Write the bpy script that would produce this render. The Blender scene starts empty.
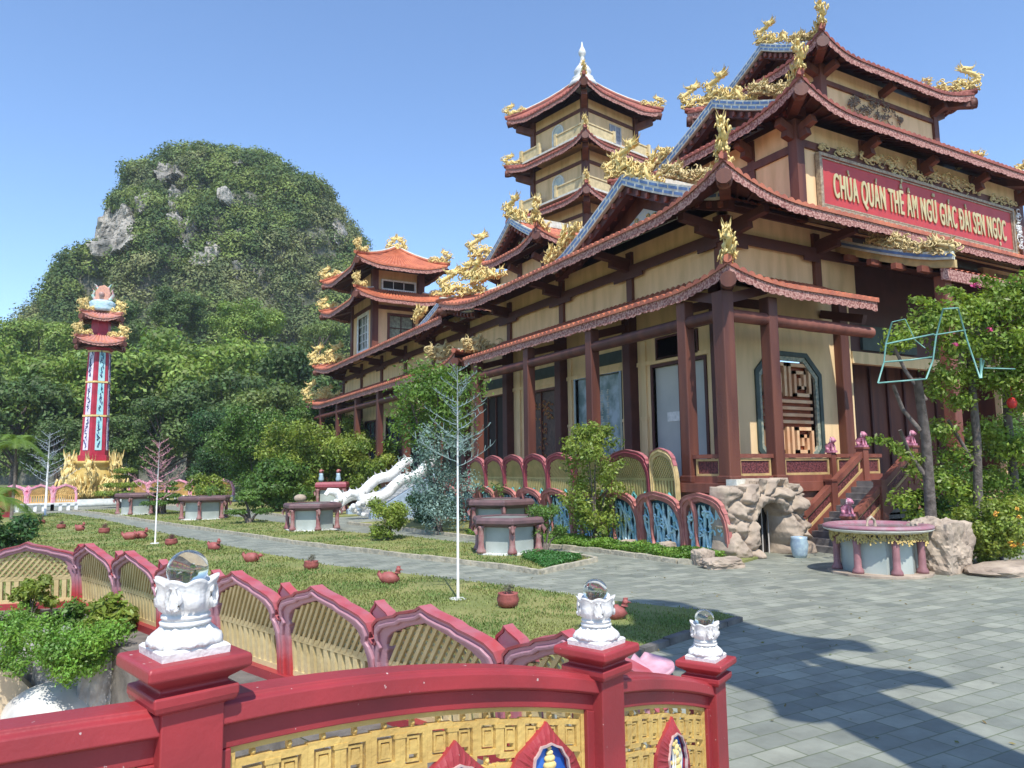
import bpy, math, random
import numpy as np
from mathutils import Vector, noise as mnoise
random.seed(7); rng = np.random.default_rng(7)
sin, cos, pi, R = math.sin, math.cos, math.pi, math.radians
scene = bpy.context.scene
col = scene.collection
# ---------------------------------------------------------------- camera
YAW, PITCH, ROLL, FPX = R(29.2), R(6.56), R(0.63), 735.0
cam_d = bpy.data.cameras.new('camera'); cam = bpy.data.objects.new('camera', cam_d); col.objects.link(cam)
cam_d.sensor_fit = 'HORIZONTAL'; cam_d.sensor_width = 36.0; cam_d.lens = 36.0*FPX/1024.0
cam_d.clip_start = 0.05; cam_d.clip_end = 6000
_F0 = Vector((sin(YAW), cos(YAW), 0)); _R0 = Vector((cos(YAW), -sin(YAW), 0)); _Z = Vector((0, 0, 1))
_fw = _F0*cos(PITCH)+_Z*sin(PITCH); _up0 = -_F0*sin(PITCH)+_Z*cos(PITCH)
_rt = _R0*cos(ROLL)-_up0*sin(ROLL); _up = _up0*cos(ROLL)+_R0*sin(ROLL)
from mathutils import Matrix
cam.matrix_world = Matrix(((_rt.x, _up.x, -_fw.x, 0), (_rt.y, _up.y, -_fw.y, 0), (_rt.z, _up.z, -_fw.z, 2.5), (0, 0, 0, 1)))
scene.camera = cam
scene.render.resolution_x = 1024; scene.render.resolution_y = 768
# ---------------------------------------------------------------- sky, sun, exposure
SUN_TO = Vector((-0.316, -0.95, 1.48)).normalized()
world = bpy.data.worlds.new('World'); scene.world = world; world.use_nodes = True
wn = world.node_tree.nodes; wl = world.node_tree.links
sky = wn.new('ShaderNodeTexSky'); sky.sky_type = 'NISHITA'; sky.sun_disc = False
sky.sun_elevation = math.asin(SUN_TO.z); sky.sun_rotation = math.atan2(SUN_TO.x, SUN_TO.y)
sky.altitude = 0; sky.air_density = 1.0; sky.dust_density = 0.3; sky.ozone_density = 5.5
wl.new(sky.outputs[0], wn['Background'].inputs[0]); wn['Background'].inputs[1].default_value = 0.15
sd = bpy.data.lights.new('sun', 'SUN'); so = bpy.data.objects.new('sun', sd); col.objects.link(so)
sd.energy = 3.3; sd.angle = R(0.5); sd.color = (1.0, 0.955, 0.88)
so.rotation_euler = SUN_TO.to_track_quat('Z', 'Y').to_euler()
scene.view_settings.view_transform = 'Standard'; scene.view_settings.look = 'None'
scene.view_settings.exposure = 0.8; scene.view_settings.gamma = 1.0
# ---------------------------------------------------------------- materials
MATS = {}
def mat(name, c, rough=0.7, var=0.18, ns=3.0, bump=0.0, bs=None, metal=0.0, c2=None, spec=0.5, detail=5.0, leaf=0.0, island=False, fac=(0.35, 0.65), streak=0.0, chips=None):
    if name in MATS: return MATS[name]
    m = bpy.data.materials.new(name); m.use_nodes = True; nt = m.node_tree; N = nt.nodes; L = nt.links
    b = N['Principled BSDF']; b.inputs['Roughness'].default_value = rough; b.inputs['Metallic'].default_value = metal
    b.inputs['Specular IOR Level'].default_value = spec
    tc = N.new('ShaderNodeTexCoord')
    c = tuple(c); c2 = tuple(c2) if c2 else tuple(max(0, x*(1-var*1.6)) for x in c)
    n = N.new('ShaderNodeTexNoise'); n.inputs['Scale'].default_value = ns; n.inputs['Detail'].default_value = detail
    L.new(tc.outputs['Object'], n.inputs['Vector'])
    if streak:
        mp = N.new('ShaderNodeMapping'); mp.inputs['Scale'].default_value = (1, 1, streak); L.new(tc.outputs['Object'], mp.inputs[0]); L.new(mp.outputs[0], n.inputs['Vector'])
    r = N.new('ShaderNodeMapRange'); r.inputs[1].default_value = fac[0]; r.inputs[2].default_value = fac[1]
    L.new(n.outputs[0], r.inputs[0])
    mx = N.new('ShaderNodeMix'); mx.data_type = 'RGBA'; mx.inputs[6].default_value = (*c, 1); mx.inputs[7].default_value = (*c2, 1)
    L.new(r.outputs[0], mx.inputs[0]); out = mx.outputs[2]
    if chips:
        cn = N.new('ShaderNodeTexNoise'); cn.inputs['Scale'].default_value = chips[0]; cn.inputs['Detail'].default_value = 4; L.new(tc.outputs['Object'], cn.inputs['Vector'])
        cr = N.new('ShaderNodeMapRange'); cr.inputs[1].default_value = chips[1]; cr.inputs[2].default_value = chips[1]+.02; L.new(cn.outputs[0], cr.inputs[0])
        cm = N.new('ShaderNodeMix'); cm.data_type = 'RGBA'; cm.inputs[7].default_value = (*chips[2], 1); L.new(cr.outputs[0], cm.inputs[0]); L.new(out, cm.inputs[6]); out = cm.outputs[2]
    if island:
        g = N.new('ShaderNodeNewGeometry'); hs = N.new('ShaderNodeHueSaturation')
        m1 = N.new('ShaderNodeMapRange'); m1.inputs[3].default_value = 0.65; m1.inputs[4].default_value = 1.4
        m2 = N.new('ShaderNodeMapRange'); m2.inputs[3].default_value = 0.485; m2.inputs[4].default_value = 0.515
        L.new(g.outputs['Random Per Island'], m1.inputs[0]); L.new(m1.outputs[0], hs.inputs['Value'])
        L.new(g.outputs['Random Per Island'], m2.inputs[0]); L.new(m2.outputs[0], hs.inputs['Hue'])
        L.new(out, hs.inputs['Color']); out = hs.outputs[0]
    L.new(out, b.inputs['Base Color'])
    if bump:
        bn = N.new('ShaderNodeTexNoise'); bn.inputs['Scale'].default_value = bs or ns*6; bn.inputs['Detail'].default_value = 6
        L.new(tc.outputs['Object'], bn.inputs['Vector'])
        bp = N.new('ShaderNodeBump'); bp.inputs['Strength'].default_value = bump; bp.inputs['Distance'].default_value = 0.03
        L.new(bn.outputs[0], bp.inputs['Height']); L.new(bp.outputs[0], b.inputs['Normal'])
    if leaf:
        t = N.new('ShaderNodeBsdfTranslucent'); ms = N.new('ShaderNodeMixShader'); ms.inputs[0].default_value = leaf
        br = N.new('ShaderNodeMix'); br.data_type = 'RGBA'; br.blend_type = 'MULTIPLY'; br.inputs[0].default_value = 1
        br.inputs[7].default_value = (1.15, 1.15, 0.6, 1); L.new(out, br.inputs[6])
        L.new(br.outputs[2], t.inputs[0]); L.new(b.outputs[0], ms.inputs[1]); L.new(t.outputs[0], ms.inputs[2])
        L.new(ms.outputs[0], N['Material Output'].inputs[0])
    MATS[name] = m; return m
def nodes_of(m): return m.node_tree.nodes, m.node_tree.links
TILE = mat('roof_tile', (0.52, 0.165, 0.085), 0.7, ns=1.3, c2=(0.33, 0.095, 0.06), bump=0.3, bs=30)
TILED = mat('roof_tile_dark', (0.36, 0.10, 0.065), 0.7, ns=1.3, c2=(0.22, 0.06, 0.045), bump=0.3, bs=30)
FASC = mat('carved_eave_board', (0.50, 0.27, 0.22), 0.7, ns=14, c2=(0.22, 0.07, 0.055), bump=0.8, bs=22, detail=2, fac=(0.42, 0.58))
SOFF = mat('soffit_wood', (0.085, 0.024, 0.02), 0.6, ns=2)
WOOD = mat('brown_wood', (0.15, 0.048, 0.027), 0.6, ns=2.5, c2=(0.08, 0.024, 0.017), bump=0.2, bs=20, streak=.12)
WOODL = mat('brown_wood_light', (0.25, 0.082, 0.052), 0.6, ns=2.5, c2=(0.15, 0.045, 0.03), bump=0.2, bs=20, streak=.15)
CREAM = mat('cream_plaster', (0.80, 0.54, 0.30), 0.85, ns=2.4, c2=(0.58, 0.38, 0.19), bump=0.08, bs=30, streak=.22, detail=9, fac=(.42, .8))
CREAM2 = mat('yellow_plaster', (0.80, 0.58, 0.32), 0.8, ns=2.4, c2=(0.58, 0.43, 0.22), streak=.22, detail=9, fac=(.42, .8))
GOLD = mat('gold_paint', (0.80, 0.64, 0.29), 0.8, ns=9, c2=(0.62, 0.45, 0.15), bump=0.4, bs=25)
GOLDP = mat('pale_gold_paint', (0.66, 0.53, 0.26), 0.6, ns=9, c2=(0.46, 0.34, 0.15), bump=0.4, bs=25)
BLUE = mat('blue_glaze', (0.13, 0.22, 0.42), 0.4, ns=5)
WHITE = mat('white_paint', (0.78, 0.78, 0.76), 0.5, ns=6, c2=(0.58, 0.58, 0.56))
PALE = mat('pale_trim', (0.66, 0.66, 0.58), 0.55, ns=6, c2=(0.50, 0.49, 0.41))
DBRD = mat('dark_board', (0.045, 0.07, 0.06), 0.6, ns=3)
BRED = mat('bridge_red', (0.345, 0.034, 0.040), 0.5, ns=2.2, c2=(0.235, 0.028, 0.032), bump=0.08, bs=50, chips=(34, .725, (.50, .36, .33)), detail=9)
GLASSD = mat('dark_glass', (0.05, 0.07, 0.075), 0.12, ns=1.5, c2=(0.09, 0.12, 0.12), spec=0.8)
GLASSG = mat('grey_glass', (0.30, 0.36, 0.38), 0.25, ns=0.9, c2=(0.22, 0.28, 0.30), spec=0.6)
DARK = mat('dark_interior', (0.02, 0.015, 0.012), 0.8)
STONE = mat('pale_stone', (0.45, 0.36, 0.27), 0.9, ns=2.2, c2=(0.27, 0.21, 0.16), bump=0.9, bs=6)
KERB = mat('kerb_stone', (0.50, 0.44, 0.32), 0.9, ns=5, c2=(0.28, 0.26, 0.20), bump=0.6, bs=14)
CONC = mat('stained_concrete', (0.20, 0.18, 0.155), 0.9, ns=3, c2=(0.10, 0.09, 0.08), bump=0.5, bs=14)
BARK = mat('bark', (0.17, 0.14, 0.12), 0.9, ns=6, c2=(0.08, 0.065, 0.055), bump=0.8, bs=20)
# ---------------------------------------------------------------- object helpers
WL = {}
def tag(o, label=None, cat=None, group=None, kind=None):
    if label: o['label'] = label
    if cat: o['category'] = cat
    if group: o['group'] = group
    if kind: o['kind'] = kind
    return o
def empty(name, loc, label=None, cat=None, group=None, rz=0):
    o = bpy.data.objects.new(name, None); col.objects.link(o); o.location = loc; o.rotation_euler = (0, 0, rz)
    o.empty_display_size = 0.3; WL[o.name] = Vector(loc); return tag(o, label, cat, group)
def copy_tree(o, parent=None):
    c = o.copy(); col.objects.link(c)
    if parent: c.parent = parent
    for ch in [x for x in col.objects if x.parent == o]: copy_tree(ch, c)
    return c
class MB:
    def __init__(s): s.v = []; s.f = []; s.sm = []
    def add(s, vs, fs, smooth=False):
        b = len(s.v); s.v += [tuple(p) for p in vs]; s.f += [tuple(b+i for i in f) for f in fs]; s.sm += [smooth]*len(fs); return s
    def box(s, x0, y0, z0, x1, y1, z1):
        return s.add([(x0,y0,z0),(x1,y0,z0),(x1,y1,z0),(x0,y1,z0),(x0,y0,z1),(x1,y0,z1),(x1,y1,z1),(x0,y1,z1)],
                     [(0,3,2,1),(4,5,6,7),(0,1,5,4),(1,2,6,5),(2,3,7,6),(3,0,4,7)])
    def bar(s, a, b, w, h, up=(0, 0, 1)):   # beam from a to b, width w sideways, height h along up
        a = Vector(a); b = Vector(b); d = (b-a).normalized(); u = Vector(up); sd_ = d.cross(u)
        if sd_.length < 1e-4: sd_ = d.cross(Vector((1, 0, 0)))
        sd_.normalize(); u = sd_.cross(d).normalized(); vs = []
        for p in (a, b):
            for i, j in ((-1, -1), (1, -1), (1, 1), (-1, 1)): vs.append(p+sd_*(i*w/2)+u*(j*h/2))
        return s.add(vs, [(0,1,2,3),(7,6,5,4),(0,4,5,1),(1,5,6,2),(2,6,7,3),(3,7,4,0)])
    def tube(s, pts, rad, n=6, cap=True):
        pts = [Vector(p) for p in pts]; rad = rad if hasattr(rad, '__len__') else [rad]*len(pts)
        vs = []; up = Vector((0.13, 0.07, 1))
        for i, p in enumerate(pts):
            d = (pts[min(i+1, len(pts)-1)]-pts[max(i-1, 0)])
            d = d.normalized() if d.length > 1e-9 else Vector((0, 0, 1))
            a = d.cross(up)
            if a.length < 0.15: a = d.cross(Vector((1, 0.2, 0)))
            a.normalize(); b = d.cross(a)
            for k in range(n):
                t = 2*pi*k/n; vs.append(p+(a*cos(t)+b*sin(t))*rad[i])
        fs = []
        for i in range(len(pts)-1):
            for k in range(n): fs.append((i*n+k, i*n+(k+1) % n, (i+1)*n+(k+1) % n, (i+1)*n+k))
        s.add(vs, fs, True)
        if cap: s.f.append(tuple(len(s.v)-n*len(pts)+k for k in range(n))); s.f.append(tuple(len(s.v)-n+k for k in reversed(range(n)))); s.sm += [False, False]
        return s
    def lathe(s, prof, c=(0, 0, 0), n=16, sq=False, rz=0, smooth=True, lobes=0, amp=0):
        vs = []
        for r, z in prof:
            for k in range(n):
                t = 2*pi*k/n+rz; rr = r
                if sq: rr = r/max(abs(cos(2*pi*k/n)), abs(sin(2*pi*k/n)))
                if lobes: rr = r*(1+amp*abs(sin(lobes*t/2)))
                vs.append((c[0]+rr*cos(t), c[1]+rr*sin(t), c[2]+z))
        m = len(prof); fs = [(i*n+k, i*n+(k+1) % n, (i+1)*n+(k+1) % n, (i+1)*n+k) for i in range(m-1) for k in range(n)]
        s.add(vs, fs, smooth); b = len(s.v)-m*n
        s.f.append(tuple(b+k for k in reversed(range(n)))); s.f.append(tuple(b+(m-1)*n+k for k in range(n))); s.sm += [False, False]
        return s
    def grid(s, fn, nu, nv, smooth=True):
        vs = [fn(i/nu, j/nv) for i in range(nu+1) for j in range(nv+1)]
        return s.add(vs, [(i*(nv+1)+j, (i+1)*(nv+1)+j, (i+1)*(nv+1)+j+1, i*(nv+1)+j+1) for i in range(nu) for j in range(nv)], smooth)
    def prism(s, poly, fr, th):  # poly [(a,b)], fr(a,b,c)->xyz with c in 0..th
        n = len(poly); vs = [fr(a, b, 0) for a, b in poly]+[fr(a, b, th) for a, b in poly]
        return s.add(vs, [tuple(range(n)), tuple(reversed(range(n, 2*n)))]+[(k, n+k, n+(k+1) % n, (k+1) % n) for k in range(n)])
    def ring(s, outer, inner, fr, th):  # closed or open ring between two same-length polylines
        n = len(outer); vs = []
        for c in (0, th): vs += [fr(a, b, c) for a, b in outer]+[fr(a, b, c) for a, b in inner]
        fs = []
        for k in range(n-1):
            fs += [(k, k+1, n+k+1, n+k), (2*n+k+1, 2*n+k, 3*n+k, 3*n+k+1), (k+1, k, 2*n+k, 2*n+k+1), (n+k, n+k+1, 3*n+k+1, 3*n+k)]
        fs += [(0, n, 3*n, 2*n), (n-1, 3*n-1, 4*n-1, 2*n-1)]
        return s.add(vs, fs)
    def sph(s, c, r, n=10, m=7, sc=(1, 1, 1)):
        vs = []
        for i in range(m+1):
            ph = pi*i/m
            for k in range(n): t = 2*pi*k/n; vs.append((c[0]+r*sc[0]*sin(ph)*cos(t), c[1]+r*sc[1]*sin(ph)*sin(t), c[2]+r*sc[2]*cos(ph)))
        return s.add(vs, [(i*n+k, (i+1)*n+k, (i+1)*n+(k+1) % n, i*n+(k+1) % n) for i in range(m) for k in range(n)], True)
    def build(s, name, m, parent=None, local=False, bevel=0, label=None):
        me = bpy.data.meshes.new(name)
        v = np.array(s.v, dtype=float)
        if parent and not local: v = v-np.array(WL[parent.name])
        me.from_pydata([tuple(p) for p in v], [], s.f)
        me.polygons.foreach_set('use_smooth', s.sm); me.update()
        me.materials.append(m); o = bpy.data.objects.new(name, me); col.objects.link(o)
        if parent: o.parent = parent; WL[o.name] = WL.get(parent.name, Vector((0, 0, 0)))
        else: WL[o.name] = Vector((0, 0, 0))
        if bevel:
            bv = o.modifiers.new('bevel', 'BEVEL'); bv.width = bevel; bv.segments = 2; bv.limit_method = 'ANGLE'; bv.angle_limit = R(35)
        if label: o['label'] = label
        return o
def each(s, name, m, parent=None, bevel=0, local=False):
    par = list(range(len(s.v)))
    def fd(a):
        while par[a] != a: par[a] = par[par[a]]; a = par[a]
        return a
    for f in s.f:
        r = fd(f[0])
        for q in f[1:]: par[fd(q)] = r
    grp = {}
    for i, f in enumerate(s.f): grp.setdefault(fd(f[0]), []).append(i)
    out = []
    for fi in grp.values():
        b = MB(); mp = {}
        for i in fi:
            ff = []
            for q in s.f[i]:
                if q not in mp: mp[q] = len(b.v); b.v.append(s.v[q])
                ff.append(mp[q])
            b.f.append(tuple(ff)); b.sm.append(s.sm[i])
        out.append(b.build(name, m, parent, local=local, bevel=bevel))
    return out
MB.each = each
def quads_mesh(name, P, A, B, m, parent=None, local=False):
    """leaf mesh: centres P, half axes A, B (numpy n x 3) -> pointed quads"""
    n = len(P); V = np.empty((n, 4, 3)); V[:, 0] = P-A; V[:, 1] = P+B*0.9; V[:, 2] = P+A; V[:, 3] = P-B*0.9
    if parent is not None and not local: V -= np.array(WL[parent.name])
    me = bpy.data.meshes.new(name); me.vertices.add(4*n); me.vertices.foreach_set('co', V.reshape(-1))
    me.loops.add(4*n); me.loops.foreach_set('vertex_index', np.arange(4*n, dtype=np.int32))
    me.polygons.add(n); me.polygons.foreach_set('loop_start', np.arange(0, 4*n, 4, dtype=np.int32))
    me.polygons.foreach_set('loop_total', np.full(n, 4, dtype=np.int32)); me.update(calc_edges=True)
    me.materials.append(m); o = bpy.data.objects.new(name, me); col.objects.link(o)
    if parent is not None: o.parent = parent
    WL[o.name] = WL[parent.name] if parent is not None else Vector((0, 0, 0)); return o
def leaf_axes(nrm, size, tilt=0.8):
    n = len(nrm); d = nrm+rng.normal(0, tilt, (n, 3)); d /= np.linalg.norm(d, axis=1)[:, None]
    r = rng.normal(0, 1, (n, 3)); a = np.cross(d, r); a /= np.linalg.norm(a, axis=1)[:, None]; b = np.cross(d, a)
    s = size*rng.uniform(0.6, 1.3, (n, 1)); return a*s, b*s*0.55
def blob_leaves(blobs, per, size, shell=0.55, tilt=0.8):
    P = []; Nn = []
    for (c, r) in blobs:
        r = np.array(r if hasattr(r, '__len__') else (r, r, r)); k = max(8, int(per*(r[0]*r[2])/1.0))
        d = rng.normal(0, 1, (k, 3)); d /= np.linalg.norm(d, axis=1)[:, None]
        rad = rng.uniform(shell, 1.0, (k, 1))*(1+0.12*rng.normal(0, 1, (k, 1)))
        P.append(np.array(c)+d*rad*r); Nn.append(d+np.array((0, 0, 0.35)))
    P = np.concatenate(P); Nn = np.concatenate(Nn); A, B = leaf_axes(Nn, size, tilt); return P, A, B
def at(px, py, d):   # world point on the pixel's ray at forward distance d (used only to read positions off the photograph)
    r = _fw+_rt*((px-512)/FPX)+_up*((384-py)/FPX); return Vector((0, 0, 2.5))+r*d
def gp(px, py, z=0.0):
    r = _fw+_rt*((px-512)/FPX)+_up*((384-py)/FPX); t = (z-2.5)/r.z; return Vector((0, 0, 2.5))+r*t
# ================================================================ SETTING
from mathutils.geometry import tessellate_polygon
def sheet(name, loops, z, m, skirt=0.0):
    polys = [[Vector((x, y, 0)) for x, y in lp] for lp in loops]
    flat = [p for lp in polys for p in lp]; tris = tessellate_polygon(polys)
    b = MB(); b.v = [(p.x, p.y, z) for p in flat]
    for t in tris:
        a, c, d = (flat[i] for i in t)
        b.f.append(tuple(t) if (c-a).cross(d-a).z > 0 else tuple(reversed(t))); b.sm.append(False)
    if skirt:
        lp = loops[0]; n = len(lp)
        b.add([(x, y, z) for x, y in lp]+[(x, y, z-skirt) for x, y in lp], [(k, (k+1) % n, n+(k+1) % n, n+k) for k in range(n)])
    return tag(b.build(name, m), kind='structure')
def brick_mat(name, c1, c2, mortar, w, h, ms, bump=0.3, rot=0.0, rough=0.6):
    m = mat(name, c1, rough); N, L = nodes_of(m)
    b = N['Principled BSDF']; tc = N.new('ShaderNodeTexCoord'); mp = N.new('ShaderNodeMapping'); mp.inputs['Rotation'].default_value = (0, 0, rot)
    L.new(tc.outputs['Object'], mp.inputs[0]); wob = N.new('ShaderNodeTexNoise'); wob.inputs['Scale'].default_value = 3
    br = N.new('ShaderNodeTexBrick'); br.inputs['Scale'].default_value = 1; br.inputs['Color1'].default_value = (*c1, 1); br.inputs['Color2'].default_value = (*c2, 1)
    br.inputs['Mortar'].default_value = (*mortar, 1); br.inputs['Mortar Size'].default_value = ms; br.inputs['Mortar Smooth'].default_value = 0.3
    br.inputs['Brick Width'].default_value = w; br.inputs['Row Height'].default_value = h; br.inputs['Bias'].default_value = -0.1
    L.new(mp.outputs[0], br.inputs['Vector'])
    # second brick with other colours for more spread, and mottling noise
    br2 = N.new('ShaderNodeTexBrick'); br2.offset_frequency = 2
    for k in ('Scale', 'Mortar Size', 'Mortar Smooth', 'Brick Width', 'Row Height'): br2.inputs[k].default_value = br.inputs[k].default_value
    br2.inputs['Bias'].default_value = -0.25
    br2.inputs['Color1'].default_value = (1.12, 1.1, 1.04, 1); br2.inputs['Color2'].default_value = (0.55, 0.58, 0.58, 1); br2.inputs['Mortar'].default_value = (1, 1, 1, 1)
    mp2 = N.new('ShaderNodeMapping'); mp2.inputs['Rotation'].default_value = (0, 0, rot); mp2.inputs['Location'].default_value = (w*26, h*14, 0)
    L.new(tc.outputs['Object'], mp2.inputs[0]); L.new(mp2.outputs[0], br2.inputs['Vector'])
    mu = N.new('ShaderNodeMix'); mu.data_type = 'RGBA'; mu.blend_type = 'MULTIPLY'; mu.inputs[0].default_value = 0.75
    L.new(br.outputs[0], mu.inputs[6]); L.new(br2.outputs[0], mu.inputs[7])
    n = N.new('ShaderNodeTexNoise'); n.inputs['Scale'].default_value = 1.6; n.inputs['Detail'].default_value = 14; n.inputs['Roughness'].default_value = .68; L.new(tc.outputs['Object'], n.inputs['Vector'])
    r = N.new('ShaderNodeMapRange'); r.inputs[1].default_value = 0.3; r.inputs[2].default_value = 0.7; r.inputs[3].default_value = 0.72; r.inputs[4].default_value = 1.18
    L.new(n.outputs[0], r.inputs[0]); hs = N.new('ShaderNodeHueSaturation'); L.new(r.outputs[0], hs.inputs['Value']); L.new(mu.outputs[2], hs.inputs['Color'])
    L.new(hs.outputs[0], b.inputs['Base Color'])
    bp = N.new('ShaderNodeBump'); bp.invert = True; bp.inputs['Strength'].default_value = bump; bp.inputs['Distance'].default_value = 0.02
    ad = N.new('ShaderNodeMath'); ad.operation = 'MULTIPLY_ADD'; n2 = N.new('ShaderNodeTexNoise'); n2.inputs['Scale'].default_value = 14; n2.inputs['Detail'].default_value = 6
    L.new(tc.outputs['Object'], n2.inputs['Vector']); L.new(n2.outputs[0], ad.inputs[0]); ad.inputs[1].default_value = -0.6; L.new(br.outputs['Fac'], ad.inputs[2])
    L.new(ad.outputs[0], bp.inputs['Height']); L.new(bp.outputs[0], b.inputs['Normal'])
    return m
PAVE = brick_mat('slate_paving', (0.285, 0.295, 0.245), (0.215, 0.23, 0.195), (0.13, 0.15, 0.09), 0.42, 0.27, 0.009)
EARTH = mat('grass_earth', (0.17, 0.19, 0.06), 0.95, ns=0.5, c2=(0.10, 0.13, 0.04), bump=0.6, bs=8)
LAWN = mat('lawn_soil', (0.27, 0.25, 0.085), 0.95, ns=0.6, c2=(0.16, 0.19, 0.05), bump=1.0, bs=18)
POND = mat('pond_floor', (0.62, 0.50, 0.34), 0.85, ns=0.7, c2=(0.50, 0.40, 0.27))
FN = [(-5.6, 18.3), (-3.75, 17.6), (-1.9, 17.0), (-0.2, 16.5), (0.42, 14.62), (0.98, 12.78), (1.52, 11.02), (2.08, 9.28), (2.65, 7.5), (3.2, 5.75), (3.72, 4.35)]   # fence nodes
pond = [(2.9, 4.0), (2.3, 5.7), (1.75, 7.4), (1.3, 9.1), (0.8, 10.9), (0.25, 12.7), (-0.35, 14.75), (-1.7, 15.1), (-5.5, 16.3), (-12, 19), (-18, 10), (-16, -9), (2.2, -9), (2.9, 0)]
big = 2500
sheet('ground', [[(-big, -big), (big, -big), (big, big), (-big, big)], pond], 0.0, EARTH)
b = MB(); n = len(pond)
b.add([(x, y, -0.003) for x, y in pond]+[(x, y, -1.0) for x, y in pond], [(k, n+k, n+(k+1) % n, (k+1) % n) for k in range(n)])
tag(b.build('pond_wall', CONC), kind='structure')
sheet('pond_floor', [[(x*1.02, y*1.02+0.1) for x, y in pond]], -0.98, POND)
led = [(x, y) for x, y in pond[:9]]+[(-5.6, 18.25), (-3.75, 17.55), (-1.9, 16.95), (-0.2, 16.5), (0.42, 14.62), (0.98, 12.78), (1.52, 11.02), (2.08, 9.28), (2.65, 7.5), (3.2, 5.75), (3.72, 4.35), (3.6, 3.8)]
sheet('pond_ledge', [led], 0.006, CONC)
pav = [(3.05, -30), (90, -30), (90, 90), (-30, 90), (-30, 60), (-3.5, 57), (-1.6, 40), (-0.5, 30), (0.3, 17.4), (0.65, 14.7), (1.2, 12.8), (1.75, 11.1), (2.3, 9.3), (2.87, 7.6), (3.42, 5.8), (3.8, 3.6)]
sheet('paving', [pav], 0.011, PAVE)
lawnA = [(0.3, 16.9), (0.62, 14.7), (1.18, 12.8), (1.72, 11.1), (2.28, 9.3), (2.85, 7.6), (3.3, 6.3), (4.6, 7.3), (6.44, 8.08), (7.68, 8.48), (9.14, 8.9), (9.28, 9.48), (8.3, 11.56), (7.72, 13.56), (6.39, 17.03), (5.2, 19.79), (3.27, 28.95), (1.7, 37), (0.14, 45.69), (-2.02, 54.12), (-8, 53), (-6, 19), (-2, 17.6), (-0.3, 17.2)]
lawnB = [(9.18, 15.17), (11.67, 16.4), (11.9, 19.5), (10.83, 22.34), (9.94, 26.5), (8.56, 29.63), (7.55, 37.23), (6.44, 43.74), (3.0, 57), (-1.4, 57), (-0.12, 52.57), (3.34, 37.37), (5.16, 29.97), (6.06, 25.71), (7.68, 20.48), (8.89, 16.62)]
bedC = [(14.3, 13.9), (13.6, 14.1), (13.2, 14.9), (13.0, 18.0), (12.5, 20.0), (11.7, 24.8), (11.0, 30.0), (10.2, 34.0), (12.5, 34.5), (15.6, 34.0), (15.8, 14.5)]
bedD = [(9.2, 39.5), (8.4, 46), (7.2, 53), (5.5, 60), (2, 66), (2, 85), (30, 85), (15.6, 60), (15.6, 41.0), (12, 39.5)]
sheet('lawn', [lawnA], 0.05, LAWN, 0.06); sheet('lawn', [lawnB], 0.06, LAWN, 0.07)
sheet('planting_bed', [bedC], 0.07, LAWN, 0.08); sheet('planting_bed', [bedD], 0.06, LAWN, 0.07)
def kerb(name, pts, w, h, m, label):
    b = MB(); pts = [Vector((x, y, 0)) for x, y in pts]
    for a, c in zip(pts, pts[1:]):
        L_ = (c-a).length; k = max(1, int(L_/0.45)); d = (c-a)/k
        for i in range(k):
            p = a+d*i+d*0.02; q = a+d*(i+1)-d*0.02; jz = random.uniform(-0.012, 0.012); jw = random.uniform(-.012, .012)
            b.bar((p.x, p.y, h/2+jz), (q.x, q.y, h/2+jz), w+jw, h)
    o = b.build(name, m); return tag(o, kind='structure')
kerb('kerb', lawnB[0:2]+[(11.9, 18.0)], 0.13, 0.13, KERB, '')
kerb('kerb', lawnB[9:]+[lawnB[0]], 0.13, 0.13, KERB, '')
kerb('kerb', bedC[:8], 0.16, 0.13, KERB, '')
kerb('kerb', bedD[:5]+[], 0.16, 0.13, KERB, '')
kerb('kerb', [(4.6, 7.3), (6.44, 8.08), (7.68, 8.48), (9.14, 8.9)], 0.12, 0.10, CONC, '')
# ---- grass blades
def in_poly(px, py, poly):
    r = np.zeros(len(px), bool); n = len(poly); j = n-1
    for i in range(n):
        xi, yi = poly[i]; xj, yj = poly[j]
        c = ((yi > py) != (yj > py)) & (px < (xj-xi)*(py-yi)/(yj-yi+1e-12)+xi); r ^= c; j = i
    return r
GRASS = mat('grass_blades', (0.26, 0.28, 0.085), 0.7, ns=0.7, c2=(0.14, 0.21, 0.05), leaf=0.3, island=True, fac=(0.42, 0.58))
def grass(poly, dens, h, z, m, name='grass', ymax=1e9):
    P = np.array(poly); lo = P.min(0); hi = P.max(0); hi[1] = min(hi[1], ymax); lo[0] = max(lo[0], -4)
    k = int((hi[0]-lo[0])*(hi[1]-lo[1])*dens); x = rng.uniform(lo[0], hi[0], k); y = rng.uniform(lo[1], hi[1], k)
    keep = in_poly(x, y, poly); x = x[keep]; y = y[keep]; dist = np.hypot(x, y); sc = np.clip(dist/12, 0.8, 3)
    keep = rng.random(len(x)) < 1/np.clip(sc, 1, 3)**2; x = x[keep]; y = y[keep]; sc = sc[keep]
    nn = np.array([mnoise.noise(Vector((a_*.55, b_*.55, 0)))+.6*mnoise.noise(Vector((a_*2.1, b_*2.1, 3))) for a_, b_ in zip(x, y)]); keep = rng.random(len(x)) < np.clip(.70+1.6*nn, .12, 1); x = x[keep]; y = y[keep]; sc = sc[keep]
    hh = h*rng.uniform(0.5, 1.3, len(x))*np.clip(sc, 0.8, 1.6); a = rng.uniform(0, 2*pi, len(x)); ln = rng.uniform(0.2, 0.9, len(x))
    A = np.stack([np.cos(a)*hh*ln, np.sin(a)*hh*ln, hh], 1)*0.5; B = np.stack([-np.sin(a), np.cos(a), 0*a], 1)*(0.009*sc)[:, None]
    C_ = np.stack([x, y, z+A[:, 2]], 1); o = quads_mesh(name, C_, A, B, m); return tag(o, kind='stuff')
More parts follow.
